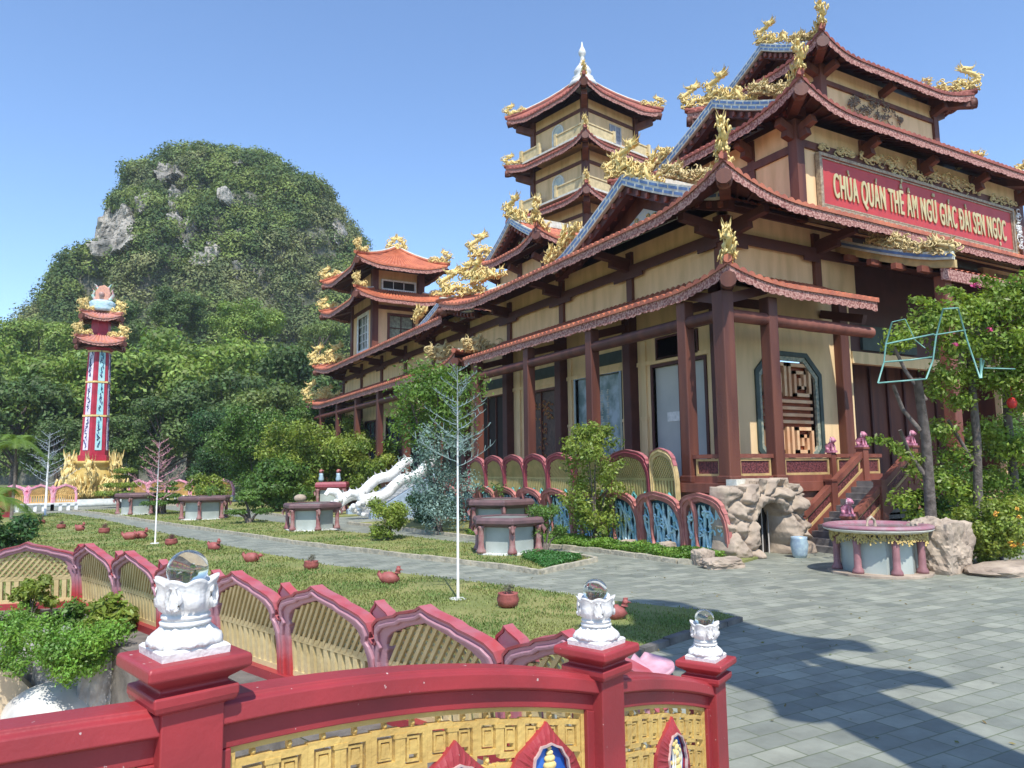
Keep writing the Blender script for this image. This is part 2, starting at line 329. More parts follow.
tag(grass(lawnA, 1300, 0.038, 0.05, GRASS), 'short yellowish grass of the lawn behind the petal fence', 'grass')
tag(grass(lawnB, 1000, 0.035, 0.06, GRASS), 'strip of short grass between the two paths with planters on it', 'grass')
_x = rng.uniform(3, 24, 900); _y = rng.uniform(2, 16, 900); _k = ~in_poly(_x, _y, lawnA) & ~in_poly(_x, _y, lawnB) & ~in_poly(_x, _y, bedC) & in_poly(_x, _y, pav); _x = _x[_k]; _y = _y[_k]
_A, _B = leaf_axes(np.tile((0, 0, 1.0), (len(_x), 1)), .028, .25)
tag(quads_mesh('fallen_leaves', np.stack([_x, _y, np.full(len(_x), .026)], 1), _A, _B, mat('dry_leaves', (0.20, 0.13, 0.05), .8, ns=3, c2=(.12, .15, .04), island=True)), 'dry leaves scattered over the plaza paving', 'leaves', kind='stuff')
GC = mat('ground_cover_leaves', (0.20, 0.33, 0.045), 0.5, ns=1.5, c2=(0.10, 0.20, 0.03), leaf=0.3, island=True)
def cover(poly, n, h, size, m, label, z=0.07):
    P = np.array(poly); lo = P.min(0); hi = P.max(0); x = rng.uniform(lo[0], hi[0], n); y = rng.uniform(lo[1], hi[1], n)
    k = in_poly(x, y, poly); x = x[k]; y = y[k]; nn = np.array([mnoise.noise(Vector((a*1.3, b_*1.3, 0))) for a, b_ in zip(x, y)])
    zz = z+rng.uniform(0.1, 1, len(x))*h*(0.75+0.6*nn); A, B = leaf_axes(np.tile((0, 0, 1.0), (len(x), 1)), size, 0.7)
    return tag(quads_mesh('ground_cover', np.stack([x, y, zz], 1), A, B, m), label, 'ground cover', kind='stuff')
cover([(13.7, 14.2), (13.3, 15.0), (13.1, 18.0), (12.6, 20.0), (11.8, 24.8), (13.6, 25), (14.6, 18), (14.6, 14.6)], 60000, 0.28, 0.045, GC, 'bright green low plants in the bed below the petal screens')
cover([(9.6, 15.6), (11.4, 16.6), (11.5, 18.3), (10.2, 17.9)], 16000, 0.16, 0.03, mat('dark_cover', (0.07, 0.20, 0.04), 0.5, ns=2, leaf=0.25, island=True), 'darker green patch at the corner of the grass strip')
# ================================================================ MOUNTAIN
def prj(P):
    d = P-Vector((0, 0, 2.5)); w = d.dot(_fw); return 512+FPX*d.dot(_rt)/w, 384-FPX*d.dot(_up)/w
SIL = [(-190, 470), (-90, 400), (-10, 372), (28, 335), (50, 302), (72, 256), (96, 210), (112, 186), (130, 166), (158, 148), (198, 141), (235, 142), (262, 155), (290, 175), (320, 198), (343, 226), (360, 265), (382, 330), (410, 400), (440, 470)]
D0, HD = 235.0, 80.0
sl = []
for px, py in SIL:
    p = at(px, py+2, D0-3); sl.append((p.dot(_R0), p.z))
slx = [a for a, _ in sl]; slz = [max(0, c) for _, c in sl]
ROCKS = [(117, 236, 23, 24), (172, 176, 11, 9), (148, 206, 6, 12), (177, 208, 6, 20), (193, 238, 6, 17), (216, 254, 6, 9), (240, 272, 5, 9), (240, 166, 7, 6), (228, 200, 6, 8), (342, 232, 6, 14), (266, 352, 4, 12), (150, 200, 5, 7), (205, 262, 10, 7)]
def mtn(l, t):
    S = np.interp(l, slx, slz); t2 = t
    z = S*(max(0, 1-abs(t2)**1.8))**0.75
    d = D0+t2*HD*(0.55+0.45*S/118)
    p = _R0*(l*(1-.17*abs(t2)))+_F0*d; q = Vector((p.x, p.y, z))
    k = mnoise.fractal(q*0.02, 0.9, 2.1, 4)*8+mnoise.fractal(q*0.08, 0.8, 2.1, 4)*3.6-3*abs(mnoise.noise(Vector((q.x*.05, q.y*.05, q.z*.012))))
    e = min(1, S/30)*min(1, (1-abs(t2))*6)
    n = Vector((-_F0.x*0.8, -_F0.y*0.8, 0.6))
    return q+n*k*e
MROCK = mat('limestone', (0.38, 0.355, 0.31), 0.9, ns=0.12, c2=(0.10, 0.10, 0.085), bump=1.0, bs=0.6, detail=12, fac=(0.48, 0.66))
MROCK.node_tree.nodes['Bump'].inputs['Distance'].default_value = 1.5
MGRND = mat('hill_undergrowth', (0.05, 0.065, 0.03), 0.95, ns=0.25, c2=(0.16, 0.15, 0.12), bump=1.0, bs=0.8, detail=9)
MGRND.node_tree.nodes['Bump'].inputs['Distance'].default_value = 1.0
l0, l1 = slx[0], slx[-1]
NL, NT = 190, 90
G = [[mtn(l0+(l1-l0)*i/NL, -1+2*j/NT) for j in range(NT+1)] for i in range(NL+1)]
def rocky(P):
    x, y = prj(P); w = 0.22*mnoise.noise(P*0.12)+0.15*mnoise.noise(P*0.4)
    return any(((x-a)/rx)**2+((y-c)/ry)**2 < 1+3*w for a, c, rx, ry in ROCKS)
b = MB(); rk = MB(); nrm = {}
for i in range(NL):
    for j in range(NT):
        q = (G[i][j], G[i+1][j], G[i+1][j+1], G[i][j+1]); c = (q[0]+q[2])/2
        b.add(q, [(0, 1, 2, 3)], True)
hill = b.build('hill', MGRND); tag(hill, kind='structure')
bmh = __import__('bmesh'); bm = bmh.new(); bm.from_mesh(hill.data); bmh.ops.remove_doubles(bm, verts=bm.verts, dist=0.01); bm.to_mesh(hill.data); bm.free()
# rock faces: the cliff and outcrops follow the slope, rebuilt at a finer pitch and pushed out of the greenery
NF, NG = 620, 330; FV = {}
def fine(i, j):
    if (i, j) not in FV:
        l = l0+(l1-l0)*i/NF; t = -1+1.15*j/NG; P = mtn(l, t); r = rocky(P)
        if r:
            q = P*0.10; s_ = Vector((q.x*1.5, q.y*1.5, q.z*0.45)); k = mnoise.fractal(s_, 0.75, 2.2, 6)*2.6+abs(mnoise.noise(Vector((q.x*4, q.y*4, q.z*0.8))))*2.2
            P = P-_F0*(2.6+k)+_Z*mnoise.noise(P*.35)*.9
        FV[(i, j)] = (P, r)
    return FV[(i, j)]
RK = [[] for _ in ROCKS]
for i in range(0, NF, 4):
    for j in range(0, NG, 4):
        P = mtn(l0+(l1-l0)*(i+2)/NF, -1+1.15*(j+2)/NG); x, y = prj(P)
        for n_, (a, c, rx, ry) in enumerate(ROCKS):
            if ((x-a)/(rx*1.7+4))**2+((y-c)/(ry*1.7+4))**2 < 1: RK[n_].append((i, j)); break
for cells in RK:
    bb = MB(); idx = {}
    for ci, cj in cells:
        for i in range(ci, ci+4):
            for j in range(cj, cj+4):
                cs = [fine(a, c) for a, c in ((i, j), (i+1, j), (i+1, j+1), (i, j+1))]
                if sum(r for _, r in cs) < 2: continue
                f = []
                for (a, c), (P, r) in zip(((i, j), (i+1, j), (i+1, j+1), (i, j+1)), cs):
                    if (a, c) not in idx: idx[(a, c)] = len(bb.v); bb.v.append(tuple(P))
                    f.append(idx[(a, c)])
                bb.f.append(tuple(f)); bb.sm.append(False)
    if bb.v: tag(bb.build('rock_face', MROCK), kind='structure')
# hill woodland: thousands of small crowns, one mass
HW = mat('hill_foliage', (0.20, 0.255, 0.06), 0.75, ns=0.13, c2=(0.06, 0.105, 0.028), leaf=0.25, island=True, fac=(0.38, 0.6))
HW2 = mat('hill_foliage_dry', (0.23, 0.24, 0.095), 0.8, ns=0.14, c2=(0.08, 0.12, 0.04), leaf=0.2, island=True)
bl = []; bl2 = []
NS = 7600
for k in range(int(NS*1.15)):
    i = random.uniform(0, NL); t = random.uniform(-0.99, 0.25); l = l0+(l1-l0)*i/NL
    S = np.interp(l, slx, slz)
    if S < 4: continue
    P = mtn(l, t)
    if P.z < 3: continue
    r = random.choice((0.8, 1.0, 1.3, 1.7, 2.2, 2.9, 4.2))*0.9*(1.25 if P.z < 45 else 1.0)*(1.9 if random.random() < .03 and P.z < 75 else 1)
    if rocky(P):
        if random.random() > 0.07: continue
        r *= 0.4
    dry = mnoise.noise(P*0.035+Vector((5, 1, 2))) > 0.2 and P.z > 35
    (bl2 if dry else bl).append((tuple(P+Vector((0, 0, r*0.25))-_F0*r*0.2), (r, r, r*random.uniform(0.7, 1.0))))
def mass(name, blobs, per, size, m, label, cat):
    P, A, B = blob_leaves(blobs, per, size, 0.7, 0.38); return tag(quads_mesh(name, P, A, B, m), label, cat, kind='stuff')
mass('hill_woodland', bl, 30, 0.46, HW, 'dark green woodland covering the steep limestone hill', 'woodland')
mass('hill_scrub', bl2, 28, 0.42, HW2, 'drier olive scrub on the upper slopes of the limestone hill', 'scrub')
# ================================================================ TREES
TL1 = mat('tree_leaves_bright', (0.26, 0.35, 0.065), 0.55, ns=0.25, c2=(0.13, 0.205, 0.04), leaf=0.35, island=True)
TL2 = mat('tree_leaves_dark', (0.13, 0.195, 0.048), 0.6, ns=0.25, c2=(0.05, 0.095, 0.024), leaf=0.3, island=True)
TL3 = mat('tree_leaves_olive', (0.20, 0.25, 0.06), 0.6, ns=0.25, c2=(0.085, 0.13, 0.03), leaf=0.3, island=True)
def tree_proto(h, rad, m, nb, per, size, trunk_r, seed, label, lo=0.35, flat=0.7, group='large trees at the foot of the hill'):
    random.seed(seed); e = empty('broadleaf_tree', (0, 0, 0), label, 'tree', group)
    t = MB(); t.tube([(0, 0, -0.3), (0.1*trunk_r, 0, h*0.2), (rad*0.05, rad*0.03, h*0.45), (0, 0, h*0.8)], [trunk_r*1.3, trunk_r, trunk_r*0.7, trunk_r*0.2], 8)
    blobs = []
    for k in range(nb):
        a = random.uniform(0, 2*pi); zz = random.uniform(lo, 0.93); env = rad*math.sqrt(max(0.05, 1-((zz-0.55)/0.5)**2))
        rr = env*random.uniform(0.35, 0.9); r = rad*random.uniform(0.22, 0.36); c = (rr*cos(a), rr*sin(a), h*zz)
        blobs.append((c, (r, r, r*flat)))
        if k % 2 == 0: t.tube([(0, 0, h*zz*0.55), (c[0]*0.5, c[1]*0.5, h*zz*0.8), c], [trunk_r*0.45, trunk_r*0.25, trunk_r*0.08], 5)
    t.build('trunk', BARK, e, local=True)
    P, A, B = blob_leaves(blobs, per, size, 0.45, 0.5); quads_mesh('crown', P, A, B, m, e, local=True); return e
random.seed(11)
protos = [tree_proto(17, 8.5, TL1, 46, 105, 0.30, 0.45, 1, 'x'), tree_proto(15, 7, TL2, 40, 105, 0.30, 0.4, 2, 'x'), tree_proto(13, 6, TL3, 34, 110, 0.27, 0.35, 3, 'x', 0.2)]
# px, top py, distance, prototype, half width in px, label
TS = [(20, 372, 84, 1, 'dark broad tree filling the left edge of the picture behind the palm'),
      (78, 352, 92, 0, 'bright green tree directly behind the tall dragon pillar'),
      (-45, 330, 96, 0, 'bright tree half cut off by the left edge, under the skyline'),
      (140, 345, 98, 0, 'bright green spreading tree right of the tall pillar, behind the pink light tree'),
      (196, 330, 104, 0, 'large bright crown midway between the pillar and the temple'),
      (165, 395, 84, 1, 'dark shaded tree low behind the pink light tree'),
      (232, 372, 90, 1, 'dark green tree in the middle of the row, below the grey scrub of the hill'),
      (272, 388, 80, 2, 'olive green tree left of the temple corner'),
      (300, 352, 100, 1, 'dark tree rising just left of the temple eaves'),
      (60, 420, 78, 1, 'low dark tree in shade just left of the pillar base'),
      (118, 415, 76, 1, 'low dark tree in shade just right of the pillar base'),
      (336, 392, 92, 0, 'bright tree behind the corner of the lowest temple eave'),
      (248, 300, 128, 0, 'farthest bright crown, high on the foot of the slope'),
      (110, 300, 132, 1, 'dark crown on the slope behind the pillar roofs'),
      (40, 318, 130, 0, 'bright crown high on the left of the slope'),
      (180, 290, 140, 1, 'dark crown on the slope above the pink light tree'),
      (320, 320, 135, 2, 'olive crown on the slope beside the small rear pavilion')]
used = [False]*3; PH = [17, 15, 13]
for k, (px, py, d, pi_, lab) in enumerate(TS):
    o = protos[pi_] if not used[pi_] else copy_tree(protos[pi_]); used[pi_] = True
    top = at(px, py, d); s = top.z/(PH[pi_]*1.0); base = 0
    if d > 120: s = 0.75+0.1*(k % 3); base = top.z-PH[pi_]*s
    o.location = (top.x, top.y, base); o.scale = (s, s, s); o.rotation_euler = (0, 0, k*1.7); tag(o, lab, 'tree')
# ---- shrubs and small trees near the buildings
def shrub(name, x, y, h, r, m, n_b, per, size, label, cat='shrub', seed=0, stem=0.04, lo=0.15, group=None, z0=0.05, flat=0.8, layered=False, elong=1.0, stems=4):
    random.seed(seed); e = empty(name, (x, y, z0), label, cat, group); t = MB(); blobs = []
    for k in range(n_b):
        a = random.uniform(0, 2*pi); zz = random.uniform(lo, 0.9); env = r*math.sqrt(max(0.08, 1-((zz-0.5)/0.55)**2))
        rr = env*random.uniform(0.2, 0.85); q = r*random.uniform(0.25, 0.42)
        if layered: zz = random.choice((0.35, 0.55, 0.75, 0.9)); rr = r*(1.15-zz)*random.uniform(0.4, 1.0); fl = 0.3
        else: fl = flat
        blobs.append(((rr*cos(a), rr*sin(a)*elong, h*zz), (q, q, q*fl)))
    for k in range(stems):
        a = 2*pi*k/stems; bx, by, bz = blobs[k % len(blobs)][0]
        t.tube([(0.05*r*cos(a), 0.05*r*sin(a), -0.05), (bx*0.4, by*0.4, bz*0.6), (bx, by, bz)], [stem, stem*0.7, stem*0.25], 5)
    t.build('stem', BARK, e, local=True); P, A, B = blob_leaves(blobs, per*4.5, size, 0.3, 0.65)
    quads_mesh('foliage', P, A, B, m, e, local=True); return e
YG = mat('yellow_green_leaves', (0.30, 0.36, 0.06), 0.5, ns=0.8, c2=(0.12, 0.19, 0.03), leaf=0.4, island=True)
MG = mat('mid_green_leaves', (0.13, 0.225, 0.04), 0.5, ns=1.0, c2=(0.06, 0.125, 0.022), leaf=0.35, island=True)
DG = mat('dark_green_leaves', (0.055, 0.13, 0.03), 0.5, ns=1.0, c2=(0.03, 0.075, 0.02), leaf=0.25, island=True)
BG = mat('blue_green_needles', (0.22, 0.33, 0.28), 0.6, ns=1.0, c2=(0.12, 0.20, 0.17), leaf=0.2, island=True)
TLG = mat('lime_leaves', (0.19, 0.30, 0.05), 0.5, ns=1.0, c2=(0.09, 0.17, 0.03), leaf=0.4, island=True)
def S(px, py, *a, **k):
    p = gp(px, py); return shrub(a[0], p.x, p.y, *a[1:], **k)
shrub('bamboo_clump', 14.0, 19.7, 4.2, 1.15, YG, 70, 230, 0.06, 'feathery yellow-green bamboo in front of the petal screens', 'bamboo', seed=5, lo=0.08, stems=9, stem=0.03)
S(388, 541, 'round_shrub', 1.5, 0.95, YG, 16, 900, 0.05, 'rounded yellow-green shrub on the grass left of the white stair', seed=6, layered=False)
S(250, 524, 'bonsai_pine', 1.6, 1.3, MG, 26, 700, 0.055, 'cloud-pruned green bonsai left of the middle planter', 'bonsai', seed=7, layered=True, lo=0.3, stem=0.09)
S(164, 515, 'bonsai_pine', 2.0, 1.5, MG, 26, 500, 0.07, 'cloud-pruned bonsai between the two far planters', 'bonsai', seed=8, layered=True, lo=0.3, stem=0.09)
S(122, 508, 'bonsai_pine', 2.9, 1.8, YG, 26, 420, 0.09, 'tall bonsai just right of the golden pillar base', 'bonsai', seed=9, layered=True, lo=0.3, stem=0.1)
S(545, 553, 'clipped_shrub', 1.45, 0.75, MG, 18, 1400, 0.035, 'dark clipped shrub overlapping the right end of the near planter', seed=10, lo=0.35)
S(437, 533, 'leafy_tree', 7.3, 2.2, TLG, 50, 80, 0.085, 'bright leafy tree in front of the side entrance of the temple', 'tree', seed=12, lo=0.50, stem=0.10, flat=0.7)
S(440, 535, 'conifer', 4.6, 1.6, BG, 60, 100, 0.055, 'blue-green conifer beneath the bright leafy tree', 'tree', seed=13, lo=0.05, stem=0.06)
for px, py, h, r, m, sd_, lab in [(300, 507, 6.0, 3.2, YG, 20, 'yellow-green thicket left of the white stair'), (345, 506, 5.6, 3.0, YG, 21, 'yellow-green shrub right behind the white stair'),
                             (255, 503, 8.0, 3.6, MG, 22, 'dense green shrub at the bend of the far path'), (222, 497, 9.0, 4.2, DG, 23, 'dark conifer-like shrub behind the far planter'),
                             (285, 512, 3.2, 2.0, MG, 24, 'low green shrub with pale flowers behind the middle planter'), (380, 508, 5.0, 2.0, YG, 25, 'slender yellowish shrub below the eave, behind the white stair'),
                             (205, 507, 2.2, 1.6, YG, 26, 'small yellow-green shrub over the far right planter'), (262, 512, 2.4, 1.5, MG, 27, 'small shrub right of the path bend'),
                             (318, 500, 9.0, 3.2, MG, 28, 'taller green tree left of the lowest eave corner'), (360, 502, 7.5, 2.6, YG, 29, 'bright bamboo-like tree below the eave')]:
    S(px, py, 'garden_shrub', h, r, m, 30, 130, 0.12, lab, seed=sd_, group='shrubs in front of the rear wing')
S(430, 524, 'low_hedge', 1.4, 1.6, DG, 18, 500, 0.06, 'low dark hedge under the conifer', seed=30, lo=0.1)
S(300, 498, 'flowering_shrub', 2.0, 1.6, mat('pale_pink_petals', (0.62, 0.40, 0.36), 0.6, ns=2, island=True), 10, 40, 0.09, 'pale pink flowering shrub behind the middle planter', seed=31)
# palm at the left edge
def palm(x, y, h, label, n=13, L_=2.0):
    e = empty('palm', (x, y, 0), label, 'palm'); t = MB(); t.tube([(0, 0, -0.1), (0.05, 0, h*0.5), (0, 0.05, h)], [0.09, 0.07, 0.06], 8)
    t.build('trunk', BARK, e, local=True); f = MB()
    for k in range(n):
        a = 2.4*k; up_ = 0.25+0.75*(k % 4)/3; c = Vector((cos(a), sin(a), 0)); P = []
        for i in range(9):
            u = i/8; P.append(Vector((0, 0, h))+c*L_*u*(1.1-0.4*up_)+Vector((0, 0, L_*(up_*u-0.95*u*u))))
        f.tube(P, [0.02*(1-i/10) for i in range(9)], 4)
        sd_ = c.cross(_Z)
        for i in range(1, 33):
            u = i/33*8; i0 = min(7, int(u)); p = P[i0].lerp(P[i0+1], u-i0); d = (P[i0+1]-P[i0]).normalized(); ll = 0.55*sin(pi*min(1, (i+3)/36))**0.6
            for s_ in (-1, 1):
                q = p+(sd_*s_*0.8+d*0.6)*ll-_Z*0.14*ll*2; w = d*0.028
                f.add([p-w, p+w, q, (p+q)/2-w*0.5], [(0, 1, 2), (0, 2, 3)])
    f.build('fronds', mat('palm_fronds', (0.19, 0.29, 0.04), 0.5, ns=1.5, c2=(0.09, 0.17, 0.025), leaf=0.35), e, local=True); return e
p = gp(8, 540); palm(p.x-0.6, p.y, 1.5, 'yellow-green palm at the left edge in front of the far fence', 14, 1.9)
p = gp(22, 520); palm(p.x-0.5, p.y, 4.2, 'taller palm just behind the left-edge palm', 12, 1.8)
S(6, 556, 'fern_clump', 1.1, 1.0, DG, 16, 500, 0.08, 'dark fern clump behind the left end of the petal fence', seed=33, lo=0.05)
S(-26, 556, 'fern_clump', 1.6, 1.1, MG, 20, 500, 0.08, 'green fern clump at the very left edge', seed=34, lo=0.05)
# ================================================================ BUILDING KIT
def lerp(a, b, t): return a+(b-a)*t
PER = 0.33
def skirt(parent, o, ze, inn, zi, rise, flare, L_, sides='SWNE', fh=0.27, tile=TILE, name='roof', cut='', ridge=True, ov=0.35):
    """one hipped skirt roof: corrugated tiles (part) with carved board, soffit and hip ridges (sub-parts)"""
    x0, y0, x1, y1 = o; a0, b0, a1, b1 = inn
    OC = {'SW': (x0, y0), 'SE': (x1, y0), 'NE': (x1, y1), 'NW': (x0, y1)}; IC = {'SW': (a0, b0), 'SE': (a1, b0), 'NE': (a1, b1), 'NW': (a0, b1)}
    SD = {'S': ('SW', 'SE', (0, -1)), 'E': ('SE', 'NE', (1, 0)), 'N': ('NE', 'NW', (0, 1)), 'W': ('NW', 'SW', (-1, 0))}
    tl = MB(); fa = MB(); so_ = MB(); hr = MB(); hb = MB()
    def surf(side, s, t, inset=0.0):
        A, B, nrm_ = SD[side]; pa, pb = Vector(OC[A]), Vector(OC[B]); qa, qb = Vector(IC[A]), Vector(IC[B]); ln = (pb-pa).length; al = (pb-pa)/ln
        u = s/ln; wa = 0 if A in cut else max(0, 1-s/L_)**2.2; wb = 0 if B in cut else max(0, 1-(ln-s)/L_)**2.2; w = wa+wb
        p = pa.lerp(pb, u)+Vector(nrm_)*(flare*w-inset)-al*flare*wa+al*flare*wb
        if inset: p += al*(inset*(1-2*u))
        q = qa.lerp(qb, u); r = p.lerp(q, t)
        return Vector((r.x, r.y, ze+rise*w*(1-t)**1.5+(zi-ze)*(0.72*t+0.28*t*t)))
    for side in sides:
        A, B, _n = SD[side]; ln = (Vector(OC[B])-Vector(OC[A])).length; nc = max(2, int(round(ln/PER))); per = ln/nc
        NU = nc*6; NV = 5
        def f(u, v, side=side, ln=ln, per=per):
            s = u*ln; j = round(v*(NV+1)); t = max(0, j-1)/NV; p = surf(side, s, t); p.z += 0.105*abs(cos(pi*s/per))**0.8
            if j == 0: p.z -= 0.06+0.10*abs(cos(pi*s/per))
            return p
        tl.grid(f, NU, NV+1, False)
        def g(u, v, side=side, ln=ln, per=per):
            s = u*ln; k = round(v*4); p = surf(side, s, 0, 0.05 if k < 2 else (0.12 if k < 4 else 0.12)); sc = 0.045*abs(sin(pi*s/per))+0.02*sin(2*pi*s/(per*4))
            p.z += (-0.02, -0.05-fh-sc, -0.05-fh-sc, -0.02, -0.02)[k]; return p
        fa.grid(g, nc*4, 3, False)
        def h(u, v, side=side, ln=ln):
            p = surf(side, u*ln, v*0.98, 0.13*(1-v)); p.z -= fh*0.5+0.02; return p
        so_.grid(h, max(8, int(ln/0.5)), 4, False)
    rf = tl.build(name, tile, parent); fa.build('eave_board', FASC, rf)
    for side in sides:    # rafters under the soffit
        A, B, _n = SD[side]; ln = (Vector(OC[B])-Vector(OC[A])).length; k = int(ln/0.62)
        for i in range(1, k):
            s = ln*i/k; p = surf(side, s, 0.04, 0.13); q = surf(side, s, 0.95); p.z -= fh*0.5+0.07; q.z -= fh*0.5+0.07; so_.bar(p, q, 0.09, 0.12)
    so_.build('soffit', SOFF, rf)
    for cn, (sd_, at0) in {'SW': ('S', 0), 'SE': ('S', 1), 'NE': ('N', 0), 'NW': ('N', 1)}.items():
        if cn in cut or sd_ not in sides and not any(cn in (SD[x][0], SD[x][1]) for x in sides): continue
        if not any(cn in (SD[x][0], SD[x][1]) for x in sides): continue
        A, B, _n = SD[sd_]; ln = (Vector(OC[B])-Vector(OC[A])).length
        P = [surf(sd_, ln*at0, t/6) for t in range(7)]; d = (P[0]-P[1]); d.z *= 0.4; P0 = P[0]+d*0.10
        pts = [P0+_Z*0.10]+[p+_Z*0.09 for p in P[1:]]
        hr.tube(pts, 0.13, 8)
        hb.tube([p+_Z*0.13 for p in pts[1:]], 0.075, 6)
        q = [p-_Z*(fh+0.22) for p in P]; 
        so2 = MB(); so2.bar(q[0].lerp(q[1], .3), q[6], 0.34, 0.42); so2.tube([q[0].lerp(q[1], .1), q[0].lerp(q[1], .9)], 0.24, 10); so2.build('corner_beam', WOOD, rf)
    if ridge and hr.v: hr.each('hip_ridge', tile, rf); hb.each('ridge_trim', PALE, rf)
    return rf, surf
def gable(parent, X, sgn, Yc, hw, zb, zr, X2, name='gable_roof', tile=TILE, band=0.42, two=False, axis='x'):
    """gable roof with ridge along X: body from plane X to X2; barge band on plane X facing sgn"""
    def W(a, y, z): return (a, y, z) if axis == 'x' else (y, a, z)
    b = MB(); ln = abs(X2-X); nc = max(2, int(ln/PER)); per = ln/nc
    def zy(k): t = k; return zb+(zr-zb)*(0.82*t+0.18*t*t)
    for s_ in (-1, 1):
        b.grid(lambda u, v: W(lerp(X, X2, u), Yc+s_*hw*(1-v)*1.0, zy(v)+0.06*abs(cos(pi*u*ln/per))+0.02), nc*6, 5, False)
    rf = b.build(name, tile, parent)
    u_ = MB()
    for s_ in (-1, 1): u_.grid(lambda u, v: W(lerp(X-sgn*0.05, X2, u), Yc+s_*hw*(1-v), zy(v)-0.16), 4, 5, False)
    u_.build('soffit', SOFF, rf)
    tw = 0.16; N_ = 10
    pl = MB(); bl_ = MB(); inner = MB(); rfe = MB()
    for s_ in (-1, 1):
        ext = 1.10
        pts = [(Yc+s_*hw*ext*(1-k/N_), zb+(zr-zb)*(0.82*(1-ext*(1-k/N_))+0.18*(1-ext*(1-k/N_))**2)+0.25+0.10*max(0, 1-k/2.5)**2) for k in range(N_+1)]
        fr = lambda a, z, c: W(X+sgn*(c+0.02), a, z)
        pl.ring(pts, [(y, z-band) for y, z in pts], fr, tw)
        fi = lambda a, z, c: W(X+sgn*(c-0.32), a, z)
        inner.ring([(y, z-band+0.02) for y, z in pts], [(y, z-band-0.32) for y, z in pts], fi, 0.30)
        for k in range(N_):
            (ya, za), (yb, zb_) = pts[k], pts[k+1]
            for (u0, u1, v0, v1) in ((0.08, 0.92, 0.16, 0.40), (0.0, 0.40, 0.60, 0.84), (0.56, 1.0, 0.60, 0.84)):
                p = [(lerp(ya, yb, u), lerp(za, zb_, u)-band*v) for u, v in ((u0, v0), (u1, v0), (u1, v1), (u0, v1))]
                bl_.prism(p, lambda a, z, c: W(X+sgn*(tw+0.022+c), a, z), 0.012)
            ym = (ya+yb)/2; zm = (za+zb_)/2-band-0.16
            rfe.add([W(X+sgn*a, ym+dy, zm+dz) for a in (-0.5, 0.10) for dy, dz in ((-.07, -.09), (.07, -.09), (.07, .09), (-.07, .09))], [(0,1,2,3),(7,6,5,4),(0,4,5,1),(1,5,6,2),(2,6,7,3),(3,7,4,0)])
    bo = pl.build('barge_board', PALE, rf); bl_.build('blue_inlay', BLUE, rf); inner.build('inner_barge_board', SOFF, rf); rfe.each('rafter_end', WOODL, rf)
    w = MB(); dx = X-sgn*0.9
    w.prism([(Yc-hw*0.95, zb-0.1), (Yc+hw*0.95, zb-0.1), (Yc, zr-0.15)], lambda a, z, c: W(dx-sgn*c, a, z), 0.15); w.build('gable_wall', WOOD, rf)
    w = MB(); h = (zr-zb)
    w.prism([(Yc-hw*0.45, zb+h*0.10), (Yc+hw*0.45, zb+h*0.10), (Yc, zb+h*0.55)], lambda a, z, c: W(dx+sgn*(0.01+c), a, z), 0.05); w.build('gable_panel', mat('blue_white_panel', (0.45, 0.52, 0.60), 0.6, ns=8, c2=(0.62, 0.6, 0.5)), rf)
    w = MB(); random.seed(int(X*10)+int(Yc))
    for k in range(26):
        y = Yc+random.uniform(-0.3, 0.3)*hw*(1-0.4); z = zb+h*random.uniform(0.12, 0.40); r = random.uniform(0.08, 0.16)
        w.tube([W(dx+sgn*0.09, y+r*cos(a)*(1-a/9), z+r*sin(a)*(1-a/9)) for a in [i*0.9 for i in range(7)]], 0.035, 5)
    w.build('gable_relief', GOLDP, rf)
    r = MB(); a, c = sorted((X+sgn*0.1, X2))
    r.add([W(p, q, z) for p in (a, c) for q, z in ((Yc-.13, zr+.02), (Yc+.13, zr+.02), (Yc+.13, zr+.42), (Yc-.13, zr+.42))], [(0,1,2,3),(7,6,5,4),(0,4,5,1),(1,5,6,2),(2,6,7,3),(3,7,4,0)])
    r.build('ridge', PALE, rf)
    return rf
